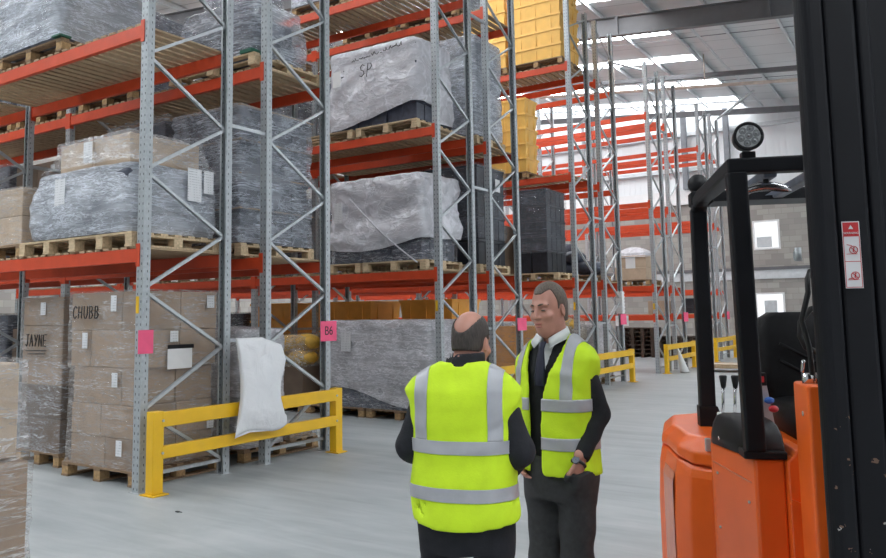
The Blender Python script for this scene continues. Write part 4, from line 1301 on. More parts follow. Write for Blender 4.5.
def hand_sdf(P, wrist, direc, palm_n, side, curl=0.5, s=1.0):
    """wrist point, direction of the fingers, palm normal, side = +1 thumb towards cross(direc, palm_n)"""
    w = np.array(wrist, float); x = np.array(direc, float); x /= np.linalg.norm(x)
    n = np.array(palm_n, float); n -= x*(n @ x); n /= np.linalg.norm(n)
    y = np.cross(x, n)*side
    R = np.stack([x, y, n], 1)
    Q = ((P-w) @ R)/s
    d = ell(Q, (.045, 0, 0), (.052, .040, .016))
    d = smin(d, cone(Q, (-.03, 0, 0), (.02, 0, 0), .026, .024), .02)
    for k, (yy, L) in enumerate(((.031,.068), (.010,.078), (-.011,.072), (-.031,.055))):
        p = np.array([.088-abs(yy)*.12, yy, 0]); a = 0
        for seg, fr in enumerate((.45,.32,.23)):
            a += curl*(0.5 if seg == 0 else 1.0)
            q = p+L*fr*np.array([math.cos(a), 0, math.sin(a)])
            d = smin(d, cone(Q, p, q, .0095-.001*seg, .0088-.001*seg), .004)
            p = q
    t0 = np.array([.018, .030, .004]); t1 = np.array([.050, .058, .018]); t2 = np.array([.080, .062, .030])
    d = smin(d, cone(Q, t0, t1, .014, .011), .01); d = smin(d, cone(Q, t1, t2, .011, .009), .006)
    return d*s

def fold(P, a, fx, fy, fz, ph=0.0):
    return a*np.sin(P[:, 0]*fx+P[:, 2]*fz+ph+1.3*np.sin(P[:, 2]*fz*.43+P[:, 1]*fy))*np.cos(P[:, 1]*fy+P[:, 2]*fz*.3+ph)

def person(loc, rz, label, J, spec):
    root = thing('person', label, 'person', loc, rz, None)
    HC = np.array(J['head']); HR = J['HR']; hs = J.get('hs', 1.0)
    sh, el, wr = J['sh'], J['el'], J['wr']          # dict with 'L','R'
    hip, kn, an = J['hip'], J['kn'], J['an']
    nk = np.array(J['neck'])
    T = J['torso']
    shrink = lambda tab, d, d2=None: [(z, cx, cy, a+d, b+(d if d2 is None else d2)) for z, cx, cy, a, b in tab]
    def limbs(P, d, ra, k, sides='LR'):
        for s in sides:
            d = smin(d, cone(P, sh[s], el[s], ra[0], ra[1]), k)
            d = smin(d, cone(P, el[s], wr[s], ra[1], ra[2]), .02)
        return d
    def legs(P, d, r, k):
        for s in 'LR':
            d = smin(d, cone(P, hip[s], kn[s], r[0], r[1]), k)
            d = smin(d, cone(P, kn[s], an[s], r[1]*1.0, r[2]), .03)
        return d
    def headf(P): return head_sdf((P-HC) @ HR, hs)
    def body(P):
        d = prof(P, shrink(T, -.018))
        d = smin(d, cone(P, nk+np.array([0,.01,-.08]), HC+HR @ np.array([0, .02, -.06]), .058, .052), .03)
        d = limbs(P, d, (.048,.040,.027), .04)
        d = legs(P, d, (.075,.052,.038), .03)
        for s in 'LR':
            f = np.array(an[s]); d = smin(d, cone(P, f+np.array([0,.02,-.035]), f+np.array([0,-.13,-.045]), .034, .026), .03)
        return d
    xs = [p[0] for dct in (sh, el, wr, hip) for p in dct.values()]; ys = [p[1] for dct in (sh, el, wr, hip) for p in dct.values()]
    lo = (min(xs)-.12, min(min(ys)-.12, -.25), 0.0); hi = (max(xs)+.12, max(max(ys)+.12, .22), nk[2]+.10)
    extra = []
    def hn(P):
        d = headf(P)
        return smin(d, cone(P, nk+np.array([0,.01,-.06]), HC+HR @ np.array([0, .022, -.05]), .057, .054), .02)
    extra.append((hn, HC-np.array([.13,.15,.21]), HC+np.array([.13,.15,.14]), .0042))
    for s in 'LR':
        hd = J['hand'][s]
        g = lambda P, s=s, hd=hd: hand_sdf(P, wr[s], hd[0], hd[1], hd[2], hd[3], .92)
        c = np.array(wr[s])
        extra.append((g, c-.19, c+.19, .005))
    bd = sdf_obj('body', body, lo, hi, .011, M['skin'], root, extra, 1)
    # eyes, lips
    def hp(v): return tuple(HC+HR @ (np.array(v)*hs*HSC))
    hm = Matrix([list(HR[0]*HSC)+[HC[0]], list(HR[1]*HSC)+[HC[1]], list(HR[2]*HSC)+[HC[2]], [0,0,0,1]])
    for sx in (-1, 1):
        MB().sphere((sx*.031*hs, -.0855*hs, -.0005*hs), .0095*hs, 14, 8, (1.25,.9,.42), hm).build('eye', M['eye'], root)
        pts = [hp((sx*(.012+.010*k), -.098+.0035*k*k*.6, .0225+.004*math.sin(k*.8))) for k in range(5)]
        MB().tube(pts, [.003,.0045,.0045,.004,.002], 8).build('eyebrow', M[spec['hair']], root)
    MB().sphere((0, -.091*hs, -.058*hs), .021*hs, 16, 8, (1.1,.5,.25), hm).sphere((0, -.089*hs, -.0715*hs), .019*hs, 16, 8, (1.05,.5,.28), hm).build('lips', M['lip'], root)
    # hair
    def hair(P):
        Q = (P-HC) @ HR/hs/HSC
        d = ell(Q, (0, .014, .034), (.0785, .101, .0925))
        d = smin(d, ell(Q, (0, .045, -.03), (.064, .062, .075)), .03)
        return spec['hairf'](Q, d)*hs*.92
    sdf_obj('hair', hair, HC-np.array([.13,.15,.16]), HC+np.array([.13,.15,.15]), .0045, M[spec['hair']], root, None, 1)
    # trousers
    def trs(P):
        zt = J['waist']
        d = prof(P, [r for r in shrink(T, .010) if r[0] <= zt+.03] + [])
        d = legs(P, d, spec['legr'], .03)
        if spec.get('pocket'):
            hd = J['hand']['L']
            d = smin(d, np.maximum(hand_sdf(P, wr['L'], hd[0], hd[1], hd[2], hd[3], .92)-.006, P[:, 2]-.895), .05)
        d = d+fold(P, .004, 30, 18, 26, 1.0)
        return np.maximum(np.maximum(d, P[:, 2]-zt), .055-P[:, 2])
    sdf_obj('trousers', trs, (lo[0], -.24, .04), (hi[0], .26, J['waist']+.05), .010, M[spec['trouser']], root)
    for s in 'LR':
        a = np.array(an[s])
        def shoe(P, a=a):
            d = cone(P, a+np.array([0,.035,-.045]), a+np.array([0,-.06,-.048]), .040, .044)
            d = smin(d, cone(P, a+np.array([0,-.06,-.052]), a+np.array([0,-.165,-.056]), .043, .034), .02)
            d = smin(d, cone(P, a+np.array([0,.02,-.03]), a+np.array([0,.02,.03]), .045, .045), .02)
            return np.maximum(d, .001-P[:, 2])
        sdf_obj('shoe', shoe, a-np.array([.1,.25,.12]), a+np.array([.1,.14,.1]), .009, M['leather'], root)
    # upper garment
    def top(P):
        d = prof(P, shrink(T, .002))
        d = limbs(P, d, spec['armr'], .045)
        d = d+fold(P, .0035, 34, 22, 30)
        d = np.maximum(d, spec['hem']-P[:, 2])
        for s in 'LR':                                     # sleeve ends at the wrist
            w = np.array(wr[s]); e = np.array(el[s]); ax = (w-e)/np.linalg.norm(w-e)
            near = np.linalg.norm(P-w, axis=1) < .11
            d = np.where(near, np.maximum(d, (P-w) @ ax+spec.get('cuff', .0)), d)
        if 'neckcut' in spec: d = spec['neckcut'](P, d)
        return d
    tp = sdf_obj(spec['topname'], top, (lo[0]-.03, lo[1]-.03, spec['hem']-.04), (hi[0]+.03, hi[1]+.03, nk[2]+.12), .0095, M[spec['topmat']], root)
    return root, dict(HC=HC, HR=HR, shrink=shrink, lo=lo, hi=hi, limbs=limbs, T=T, nk=nk, tp=tp)

LEVEL = lambda z: ((0,0,z), (0,0,1))
VERT = lambda x: ((x,0,0), (1,0,0))

# ================= the man with his back to the camera
def man_back():
    J = dict(head=(-.024, -.055, 1.492), HR=Rz(-.24) @ Rx(.16), hs=.95, neck=(0, -.005, 1.385), waist=.93,
      sh={'L':(.135,.0,1.295),'R':(-.135,.0,1.295)}, el={'L':(.205,.015,1.105),'R':(-.208,.02,1.10)}, wr={'L':(.12,-.20,1.0),'R':(-.12,-.205,.99)},
      hip={'L':(.096,0,.86),'R':(-.096,0,.86)}, kn={'L':(.108,-.01,.45),'R':(-.105,-.01,.45)}, an={'L':(.11,.02,.085),'R':(-.115,.02,.085)},
      hand={'L':((-.75,-.6,-.1),(0,.5,-1),1,.5),'R':((.75,-.6,-.1),(0,.5,-1),-1,.5)},
      torso=[(.74,0,.0,.150,.105),(.84,0,.005,.160,.115),(.93,0,0,.150,.105),(1.05,0,-.005,.148,.102),(1.18,0,-.005,.158,.105),(1.28,0,0,.165,.100),(1.335,0,.005,.160,.082),(1.375,0,.005,.135,.070),(1.41,0,.005,.070,.055),(1.43,0,.0,.05,.05)])
    def hairf(Q, d):
        # bald crown: hair stays round the sides and back
        bald = -ell(Q, (0, .062, .112), (.058, .112, .098))
        d = np.maximum(np.maximum(d, bald), np.maximum(-(Q[:, 1]+.045-.25*Q[:, 2]), -(Q[:, 2]+.045)))
        d = np.maximum(d, -(Q[:, 2]+.02+np.where(Q[:, 1] < .015, 0, 9)))
        for sx in (-1, 1): d = np.maximum(d, -ell(Q, (sx*.080, .006, -.012), (.014, .024, .034)))
        return d
    spec = dict(hair='hair_dark', hairf=hairf, trouser='navycloth', legr=(.080,.066,.058), armr=(.056,.054,.044), hem=.79, topname='jacket', topmat='navycloth', cuff=.0)
    root, I = person((-1.518, 2.58, 0), math.radians(198), 'balding man in yellow vest and dark jacket, standing with his back to us', J, spec)
    T = I['T']
    # jacket collar round the neck
    def col(P):
        d = prof(P, [(1.36,-.004,.002,.088,.082),(1.41,-.008,-.006,.076,.074),(1.455,-.012,-.016,.070,.069)])
        return np.maximum(d, -prof(P, [(1.30,0,-.004,.060,.060),(1.36,0,-.004,.060,.060),(1.50,0,-.014,.060,.059)]))
    sdf_obj('collar', col, (-.12,-.12,1.34), (.12,.12,1.46), .0065, M['navycloth'], root)
    # vest
    vt = [(.82,0,.005,.198,.160),(.88,0,.008,.200,.156),(.97,0,.004,.196,.148),(1.08,0,-.002,.192,.140),(1.18,0,-.004,.196,.136),(1.27,0,.0,.210,.130),(1.32,0,.005,.218,.114),(1.362,0,.006,.192,.094),(1.398,0,.006,.135,.082),(1.425,0,.004,.084,.074)]
    def vest(P):
        d = prof(P, vt, p=2.3)
        d = d+fold(P, .0045, 24, 15, 17, .6)+fold(P, .003, 9, 30, 44, .2)
        d = np.maximum(d, -prof(P, [(1.33,0,-.004,.078,.078),(1.45,0,-.010,.080,.080)]))
        for s in (-1, 1):   # arm holes
            d = smax(d, -ell(P, (s*.250, -.01, 1.13), (.050, .080, .135)), .012)
        inner = prof(P, [(z, cx, cy, a-.016, b-.016) for z, cx, cy, a, b in vt], p=2.3)
        d = np.maximum(d, -np.maximum(inner, P[:, 2]-.93))   # hollow skirt
        return np.maximum(d, .838+.022*np.abs(P[:, 0]/.2)**2-P[:, 2])
    v = sdf_obj('vest', vest, (-.26,-.22,.80), (.26,.22,1.45), .0085, M['vest'], root)
    patch(v, 'reflective_stripe', M['reflect'], v, [LEVEL(1.100), LEVEL(1.146)], lambda c, n: 1.100 < c.z < 1.146)
    patch(v, 'reflective_stripe', M['reflect'], v, [LEVEL(.938), LEVEL(.984)], lambda c, n: .938 < c.z < .984 and n.dot(Vector((c.x, c.y, 0))) > 0)
    for x0 in (-.160, .112):
        patch(v, 'reflective_stripe', M['reflect'], v, [VERT(x0), VERT(x0+.05), LEVEL(1.146)], lambda c, n: x0 < c.x < x0+.05 and c.z > 1.146 and n.y > -.2)
    return root
# ================= the man facing the camera
def man_front():
    J = dict(head=(-.012, -.035, 1.615), HR=Rz(-.08) @ Ry(-.05) @ Rx(.08), hs=1.03, neck=(0, 0, 1.475), waist=.955,
      sh={'L':(.130,.005,1.370),'R':(-.130,.005,1.370)}, el={'L':(.180,.045,1.14),'R':(-.19,.05,1.15)}, wr={'L':(.158,-.10,.952),'R':(-.175,-.075,.955)},
      hip={'L':(.085,0,.88),'R':(-.085,0,.88)}, kn={'L':(.082,-.015,.48),'R':(-.085,-.01,.48)}, an={'L':(.085,.02,.085),'R':(-.095,.01,.085)},
      hand={'L':((-.14,.22,-.96),(-1,.15,.0),-1,.15),'R':((.42,-.35,-.85),(1,.15,.3),1,.45)},
      torso=[(.76,0,.0,.145,.105),(.86,0,.005,.162,.118),(.955,0,0,.152,.110),(1.08,0,-.005,.148,.108),(1.22,0,-.008,.158,.112),(1.34,0,-.002,.168,.108),(1.405,0,.005,.160,.088),(1.45,0,.008,.130,.072),(1.485,0,.008,.070,.056),(1.51,0,.0,.05,.05)])
    def hairf(Q, d):
        # short hair: swept off the forehead, down to the nape, clear of the ears
        # receding at the temples, a forelock in the middle
        fl = .070+.020*np.clip((np.abs(Q[:, 0])-.018)/.03, 0, 1)
        keep = np.minimum(-(Q[:, 1]+.018+.25*np.maximum(0, Q[:, 2]-.03)), np.maximum(-(Q[:, 2]-fl), np.abs(Q[:, 0])-.062))
        d = np.maximum(d, keep)
        d = np.maximum(d, -(Q[:, 2]+.060+np.where(Q[:, 1] < .018, -.058, 0)))
        for sx in (-1, 1): d = np.maximum(d, -ell(Q, (sx*.080, .008, -.010), (.014, .024, .034)))
        return d
    def neckcut(P, d):
        # V neck at the front
        w = .004+.24*np.maximum(0, P[:, 2]-1.33)
        v = np.maximum(np.abs(P[:, 0]+.01)-w, np.maximum(1.315-P[:, 2], P[:, 1]+.01))
        return np.maximum(d, -v)
    spec = dict(hair='hair_brown', hairf=hairf, trouser='greycloth', legr=(.094,.070,.060), armr=(.053,.050,.038), hem=.90, topname='jumper', topmat='blackknit', neckcut=neckcut, cuff=.012, pocket=True)
    root, I = person((-1.518, 3.44, 0), math.radians(-7), 'man in open yellow vest, black jumper and tie, facing us with hand in pocket', J, spec)
    T = I['T']
    def shirt(P):
        d = prof(P, [(z, cx, cy, a-.004, b-.004) for z, cx, cy, a, b in T])
        return np.maximum(d, 1.27-P[:, 2])
    sh_ = sdf_obj('shirt', shirt, (-.22,-.16,1.25), (.22,.16,1.53), .008, M['shirt'], root)
    b = MB(); rings = []
    cxn, cyn = -.008, -.010
    nseg = 40
    for k in range(nseg+1):
        a = math.radians(-90+13) + (2*math.pi-math.radians(26))*k/nseg       # starts and ends at the throat
        fr = abs(2*k/nseg-1)**2.2                                            # 1 at the throat, 0 at the nape
        c, s_ = math.cos(a), math.sin(a)
        t = Vector((cxn+.062*c, cyn+.066*s_, 1.540-.058*fr)); m_ = Vector((cxn+.068*c, cyn+.072*s_, 1.538-.058*fr))
        ro = .077+.012*fr
        o_ = Vector((cxn+ro*c*(1+.10*fr)+ (.020*fr*(1 if c > 0 else -1)), cyn+(ro+.012)*s_-.004*fr, 1.490-.052*fr**1.5))
        i_ = Vector((cxn+.061*c, cyn+.065*s_, 1.47-.02*fr))
        rings.append([i_, t, m_, o_, o_*0.985+Vector((cxn, cyn, 1.475))*0.015])
    b.loft(rings, True, False, False)
    cl = b.build('shirt_collar', M['shirt'], root)
    md = cl.modifiers.new('t', 'SOLIDIFY'); md.thickness = .003
    b = MB()
    tx = -.012
    def tring(z, w, y, t=.007): return [(tx-w, y+.004, z), (tx-w*.6, y-t, z), (tx+w*.6, y-t, z), (tx+w, y+.004, z), (tx+w*.6, y+t, z), (tx-w*.6, y+t, z)]
    b.loft([tring(1.468,.017,-.096), tring(1.462,.020,-.104,.011), tring(1.435,.014,-.112,.010), tring(1.425,.016,-.116), tring(1.38,.024,-.126), tring(1.31,.030,-.1365), tring(1.27,.030,-.136)])
    b.build('tie', M['tie'], root)
    vt = [(.84,0,.008,.186,.150),(.90,0,.008,.188,.152),(1.0,0,.002,.182,.146),(1.10,0,-.004,.178,.140),(1.22,0,-.008,.186,.142),(1.33,0,-.002,.202,.134),(1.392,0,.006,.208,.116),(1.435,0,.008,.178,.096),(1.472,0,.008,.122,.084),(1.50,0,.006,.090,.080)]
    def vest(P):
        d = prof(P, vt, p=2.3)
        d = d+fold(P, .0045, 26, 16, 19, 2.1)+fold(P, .0025, 9, 30, 40, .7)
        inner = prof(P, [(z, cx, cy, a-.016, b-.016) for z, cx, cy, a, b in vt], p=2.3)
        d = np.maximum(d, -np.maximum(inner, P[:, 2]-1.42))
        d = np.maximum(d, -prof(P, [(1.40,0,-.004,.084,.084),(1.55,0,-.008,.086,.086)]))
        # open front: wide at the neck, narrowing to the hem
        z = P[:, 2]
        w = np.interp(z, [.80,.90,1.0,1.2,1.30,1.42,1.50], [.060,.034,.030,.034,.050,.084,.100])
        cxx = np.interp(z, [.80,.95,1.2,1.45], [-.042,-.045,-.035,-.012])
        d = np.maximum(d, -np.maximum(np.abs(P[:, 0]-cxx)-w, P[:, 1]+.03))
        for s in (-1, 1):
            d = smax(d, -ell(P, (s*.240, .0, 1.19), (.052, .090, .150)), .012)
        # the vest is pushed back by the arm at the pocket side
        hem = .872+.05*np.clip((P[:, 0]-.10)/.1, 0, 1)*np.clip(-P[:, 1]/.1, 0, 1)+.02*np.clip(-P[:, 0]/.2, 0, 1)
        return np.maximum(d, hem-z)
    v = sdf_obj('vest', vest, (-.27,-.21,.82), (.27,.20,1.52), .0085, M['vest'], root)
    out = lambda c, n: n.dot(Vector((c.x, c.y, .0))) > -.01
    patch(v, 'reflective_stripe', M['reflect'], v, [LEVEL(1.160), LEVEL(1.215)], lambda c, n: 1.160 < c.z < 1.215 and out(c, n))
    patch(v, 'reflective_stripe', M['reflect'], v, [LEVEL(.990), LEVEL(1.045)], lambda c, n: .990 < c.z < 1.045 and out(c, n))
    for x0 in (-.168, .092):
        patch(v, 'reflective_stripe', M['reflect'], v, [VERT(x0), VERT(x0+.048), LEVEL(1.215)], lambda c, n: x0 < c.x < x0+.048 and c.z > 1.215 and out(c, n))
    MB().cbox(-.118, -.100, -.172, -.150, 1.04, 1.13, .003).build('pen', M['black'], root)
    # watch on the left wrist
    w = np.array(J['wr']['L']); e = np.array(J['el']['L']); ax = (w-e)/np.linalg.norm(w-e)
    c = w+ax*.012
    a1 = np.cross(ax, [0,1,0]); a1 /= np.linalg.norm(a1); a2 = np.cross(ax, a1)
    ring = [tuple(c+a1*.029*math.cos(t)+a2*.029*math.sin(t)) for t in [2*math.pi*k/20 for k in range(21)]]
    o = MB().tube(ring, .0075, 8).build('watch', M['leather'], root)
    f = c+a2*(.031 if a2[1] < 0 else -.031)
    MB().tube([tuple(f-.004*a2*(1 if a2[1] < 0 else -1)), tuple(f+.005*a2*(1 if a2[1] < 0 else -1))], .017, 16).build('watch_face', M['goods_grey'], o)
    return root
man_back(); man_front()
# ------------------------------------------------------------------ reach truck: own axes u (across, to the right), v (towards its rear), z
M['truck'] = simple('truck orange paint', (0.90,0.145,0.018), 0.30, 0, 0.05, 4)
M['truck_pale'] = simple('pale truck orange', (0.72,0.22,0.12), 0.25, 0, 0.08, 6)  # paler orange that paints the reflection on the corner facet
M['truck_black'] = simple('black truck paint', (0.007,0.0075,0.010), 0.5, 0, 0.25, 7, spec=0.25)
M['seatfab'] = simple('black seat vinyl', (0.006,0.006,0.007), 0.55, 0, 0.25, 30, 0.1, 90, spec=0.2)
M['rubber'] = simple('black rubber', (0.010,0.010,0.010), 0.6, 0, 0.2, 20)
M['knob_blue'] = simple('blue knob', (0.03,0.13,0.50), 0.35)
M['knob_red'] = simple('red knob', (0.60,0.03,0.04), 0.35)
M['sign_red'] = simple('red warning print', (0.48,0.015,0.02), 0.45)
M['sign_white'] = simple('white sticker', (0.62,0.62,0.63), 0.45)
M['lens'] = simple('lamp lens', (0.80,0.81,0.82), 0.2, 0.0, 0.15, 60)
M['lens_grey'] = simple('lamp reflector', (0.35,0.36,0.37), 0.2, 0.2, 0.2, 80)
def chipped():
    m, nt, b, out = newmat('chipped black mast paint')
    v = coords(nt); x, y, z = sepxyz(nt, v)
    n = noisetex(nt, v, 30, 3, .6); n2 = noisetex(nt, v, 9, 2)
    low = math_node(nt, 'LESS_THAN', z, 1.30)
    chip = math_node(nt, 'MULTIPLY', math_node(nt, 'GREATER_THAN', n, .665), math_node(nt, 'MULTIPLY', low, math_node(nt, 'GREATER_THAN', n2, .50)))
    rust = mixcol(nt, math_node(nt, 'GREATER_THAN', n2, .58), (0.16,0.10,0.07), (0.38,0.37,0.35))
    nt.links.new(mixcol(nt, chip, (0.006,0.0065,0.009), rust), b.inputs['Base Color'])
    b.inputs['Roughness'].default_value = 0.5; b.inputs['Specular IOR Level'].default_value = 0.22
    M['mast_paint'] = m
chipped()

def truck():
    R = thing('lift_truck', 'orange and black reach truck at the right edge, its black mast nearest to us', 'lift truck', (-.70, 3.55, 0), math.radians(22.8))
    K = M['truck_black']
    # rear body with faceted left side
    plan = [(-.285,1.02),(-.268,.93),(-.252,.64),(-.195,.545),(-.098,.47),(1.02,.47),(1.12,.58),(1.15,.95),(1.10,1.55),(.80,1.68),(.05,1.68),(-.22,1.50)]
    def ring(z, k, dz=0):
        cx, cy = .42, 1.05
        return [(cx+(x-cx)*k, cy+(y-cy)*k, z + dz*(1 if y < .6 and x < 0 else 0)) for x, y in plan]
    b = MB().loft([ring(.05, 1.0), ring(.60, 1.0), ring(.80, .985), ring(.875, .965, -.03)], False)
    body = bevel(b.build('rear_body', M['truck'], R), .010, 2, 20)
    b = MB().loft([ring(.885, .968, -.03), ring(.935, .962, -.015), ring(.985, .88)], False)
    bevel(b.build('hood_lid', M['truck'], R), .014, 3, 20)
    # pale corner strip: the facet's reflection painted onto the body
    def strip(p, q, z0, z1, off=.003):
        d = (Vector(q)-Vector(p)).normalized(); n = Vector((d.y, -d.x)) 
        if n.x > 0: n = -n
        bb = MB(); a = Vector(p)+n*off; c = Vector(q)+n*off
        k1 = .965
        bb.add([(a.x, a.y, z0), (c.x, c.y, z0), (c.x, c.y, z1-.05), (c.x+.012, c.y+.004, z1), (a.x+.012, a.y+.004, z1), (a.x, a.y, z1-.05)], [(0,1,2,5),(5,2,3,4)])
        return bb
    o = strip((-.2675,.925), (-.254,.655), .07, .80).build('corner_strip', M['truck_pale'], body); o['label'] = 'pale corner strip with its reflection painted in'
    MB().cbox(-.115,-.09,.50,.53,.93,.99,.003).build('grab_tab', M['galv'], R)
    # side and front panels below the console
    plan2 = [(-.105,.44),(-.101,.405),(-.004,.0),(.112,.0),(.112,.44)]
    b = MB().prism([(x,y) for x,y in plan2], .05, .985)
    pnl = bevel(b.build('front_panel', M['truck'], R), .010, 2, 20)
    for (t, z) in ((.12,.86),(.12,.62),(.85,.80),(.85,.50)):
        x = -.101+(.097)*t; y = .405-.405*t
        MB().tube([(x-.006,y-.002,z),(x+.004,y,z)], .006, 8).build('screw', M['galv'], pnl)
    a = Vector((-.100,.395,0)); c = Vector((-.012,.03,0)); n = Vector((-.973,-.233,0))
    MB().bar(a+n*.002+Vector((0,0,.905)), c+n*.002+Vector((0,0,.885)), .004, .006).build('panel_seam', M['truck_pale'], pnl)
    # bracket with sloped top joining the column
    b = MB(); 
    pts = [(.113,.05),(.113,.985),(.135,1.005),(.150,1.03),(.19,1.035),(.19,.05)]
    vs = [(x, -.04, z) for x, z in pts]+[(x, .30, z) for x, z in pts]
    nP = len(pts)
    b.add(vs, [list(range(nP)), list(range(nP, 2*nP))[::-1]]+[(i, nP+i, nP+(i+1)%nP, (i+1)%nP) for i in range(nP)])
    br = bevel(b.build('mast_bracket', M['truck'], R), .008, 2, 25)
    MB().tube([(.165,-.05,.775),(.165,-.03,.775)], .010, 10).build('bolt', M['galv'], br)
    MB().bar((.118,-.048,.83), (.19,-.048,.80), .016, .02).build('stiffener_lip', M['truck'], br)
    # orange column with two ram heads
    col = bevel(MB().box(.136,.32,-.30,-.10,.05,1.315).build('mast_column', M['truck'], R), .012, 3, 30)
    for x, r in ((.162,.022),(.215,.026)):
        MB().tube([(x,-.22,1.315),(x,-.22,1.355)], r, 18).build('ram_head', M['chrome'], col)
    MB().tube([(.150,-.19,1.355),(.156,-.19,1.395),(.162,-.19,1.40)], .007, 8).build('grease_nipple', M['chrome'], col)
    MB().tube([(.134,-.22,1.20),(.138,-.22,1.20)], .010, 10).build('screw', M['galv'], col)
    # console hood
    p0 = [(-.103,.415),(-.101,.385),(-.012,.008),(.0,.0),(.112,.0),(.125,.03),(.125,.43),(-.09,.43)]
    def cr(z, ix, iy):
        cx, cy = .03, .25
        return [(cx+(x-cx)*ix, cy+(y-cy)*iy, z) for x, y in p0]
    b = MB().loft([cr(.987,1,1), cr(1.03,.985,.98), cr(1.08,.93,.90), cr(1.115,.83,.78), cr(1.132,.66,.60), cr(1.136,.3,.3)], True)
    con = b.build('console_hood', M['black'], R)
    bevel(MB().box(-.048,.118,-.03,.09,.99,1.022).build('post_foot', K, R), .006)
    MB().tube([(-.094,.25,1.03),(-.098,.25,1.03)], .008, 10).build('screw', M['chrome'], con)
    # sloping silver plate with two mushroom buttons and a rocker
    b = MB().bar((.10,.20,1.09), (.07,.20,1.30), .06, .008, (0,1,0))
    pl = b.build('switch_plate', M['galv'], R)
    for nm, m_, (x,y,z) in (('push_button','knob_blue',(.104,.17,1.205)),('push_button','knob_red',(.118,.165,1.170))):
        bb = MB().tube([(x,y+.02,z-.005),(x,y,z)], .009, 10).sphere((x,y-.006,z+.003), .021, 16, 8, (1,.7,.72))
        o = bb.build(nm, M[m_], pl); o['label'] = ('blue' if 'blue' in m_ else 'red')+' mushroom push button'
    bevel(MB().box(.075,.10,.17,.20,1.27,1.325).build('rocker_switch', M['black'], pl), .003)
    MB().box(.079,.089,.168,.170,1.285,1.31).build('switch_mark', M['knob_red'], pl)
    # levers
    MB().cbox(-.055,.085,.40,.52,1.085,1.115,.006).build('lever_plate', M['pvc'], R)
    for x in (-.030,.023,.072):
        l = MB().tube([(x-.008,.46,1.10),(x,.45,1.26)], .0065, 8).build('control_lever', M['chrome'], R)
        MB().tube([(x-.001,.45,1.235),(x,.45,1.245),(x,.45,1.288),(x,.45,1.293)], [.010,.012,.0185,.015], 12).build('knob', M['black'], l)
    # armrest
    b = MB()
    rg = lambda y, w, z0, z1: [(x+.025+.27*(y-.46), yy, zz) for x, yy, zz in [(.05-w, y, z0+.02), (.05-w*.8, y, z0), (.05+w*.8, y, z0), (.05+w, y, z0+.02), (.05+w, y, z1-.015), (.05+w*.7, y, z1), (.05-w*.7, y, z1), (.05-w, y, z1-.015)]]
    b.loft([rg(.46,.020,1.30,1.345), rg(.50,.038,1.275,1.37), rg(.60,.042,1.275,1.375), rg(.85,.042,1.30,1.375), rg(.95,.035,1.315,1.365)])
    b.build('armrest', M['black'], R)
    MB().tube([(.16,.80,1.31),(.24,.98,1.24),(.27,1.0,1.15)], .022, 10).build('armrest_bracket', M['black'], R)
    # seat
    b = MB()
    def sr(z, w, y0, y1): 
        r = .05; c = .53
        return [(c-w, y0+r, z),(c-w+r*.3, y0+r*.3, z),(c-w+r, y0, z),(c+w-r, y0, z),(c+w-r*.3, y0+r*.3, z),(c+w, y0+r, z),(c+w, y1, z),(c-w, y1, z)]
    b.loft([sr(.99,.20,.98,1.09), sr(1.05,.245,.97,1.11), sr(1.25,.262,1.0,1.14), sr(1.48,.258,1.04,1.17), sr(1.555,.235,1.065,1.17), sr(1.585,.19,1.09,1.16)], True)
    st = b.build('seat_back', M['seatfab'], R)
    for k in range(4):
        MB().tube([(.36,1.0+.012*k,1.42-.09*k),(.53,.975+.012*k,1.32-.09*k),(.70,1.0+.012*k,1.42-.09*k)], .010, 6).build('seat_rib', M['seatfab'], st)
    b = MB()
    def sc(z, k): return [(.53+(x)*k, .78+(y)*k, z) for x, y in ((-.25,-.27),(-.2,-.31),(.2,-.31),(.25,-.27),(.25,.26),(.2,.30),(-.2,.30),(-.25,.26))]
    b.loft([sc(.98,.9), sc(1.02,1.0), sc(1.09,1.0), sc(1.13,.93), sc(1.145,.7)], True)
    b.build('seat_cushion', M['seatfab'], R)
    MB().box(.30,.80,.55,1.05,.95,.979).build('seat_base', K, R)
    # guard posts and roof
    def post(name, p0, p1, w, d):
        b = MB().bar(p0, p1, w, d, (0,1,0))
        return bevel(b.build(name, K, R), .012, 3)
    post('guard_post', (.000,.0,1.02), (-.012,.0,2.19), .080, .075)
    fb = post('guard_post', (-.022,1.0,.985), (-.016,1.0,2.16), .082, .075)
    b = MB().loft([[(-.068+.0*k,.955,z),(.025+w,.955,z),(.025+w,1.045,z),(-.068,1.045,z)] for k,(z,w) in enumerate(((.975,.09),(1.0,.045),(1.04,.015),(1.09,.0)))], False)
    b.build('post_foot', K, R)
    post('guard_post', (1.00,1.0,.985), (.99,1.0,2.16), .082, .075)
    post('guard_post', (1.00,.0,.95), (.99,.0,2.19), .080, .075)
    fr = bevel(MB().box(-.052,1.03,-.038,.038,2.178,2.243).build('guard_front_beam', K, R), .010, 3)
    bevel(MB().box(-.058,1.03,.94,1.06,2.172,2.250).build('guard_rear_beam', K, R), .012, 3)
    def side(x):
        pts = [(x,.0,2.225),(x,.25,2.222),(x,.55,2.215),(x,.80,2.215),(x,.93,2.20),(x,1.01,2.16),(x,1.03,2.09)]
        b = MB(); rings = []
        for i, p in enumerate(pts):
            q0 = Vector(pts[max(0,i-1)]); q1 = Vector(pts[min(len(pts)-1,i+1)]); t = (q1-q0).normalized(); up = Vector((1,0,0)).cross(t)*-1
            p = Vector(p); n = Vector((0,-t.z,t.y))
            rings.append([tuple(p+Vector((-.038,0,0))+n*.018), tuple(p+Vector((.038,0,0))+n*.018), tuple(p+Vector((.038,0,0))-n*.045), tuple(p+Vector((-.038,0,0))-n*.045)])
        b.loft(rings, False)
        return bevel(b.build('guard_side_beam', K, R), .010, 2, 30)
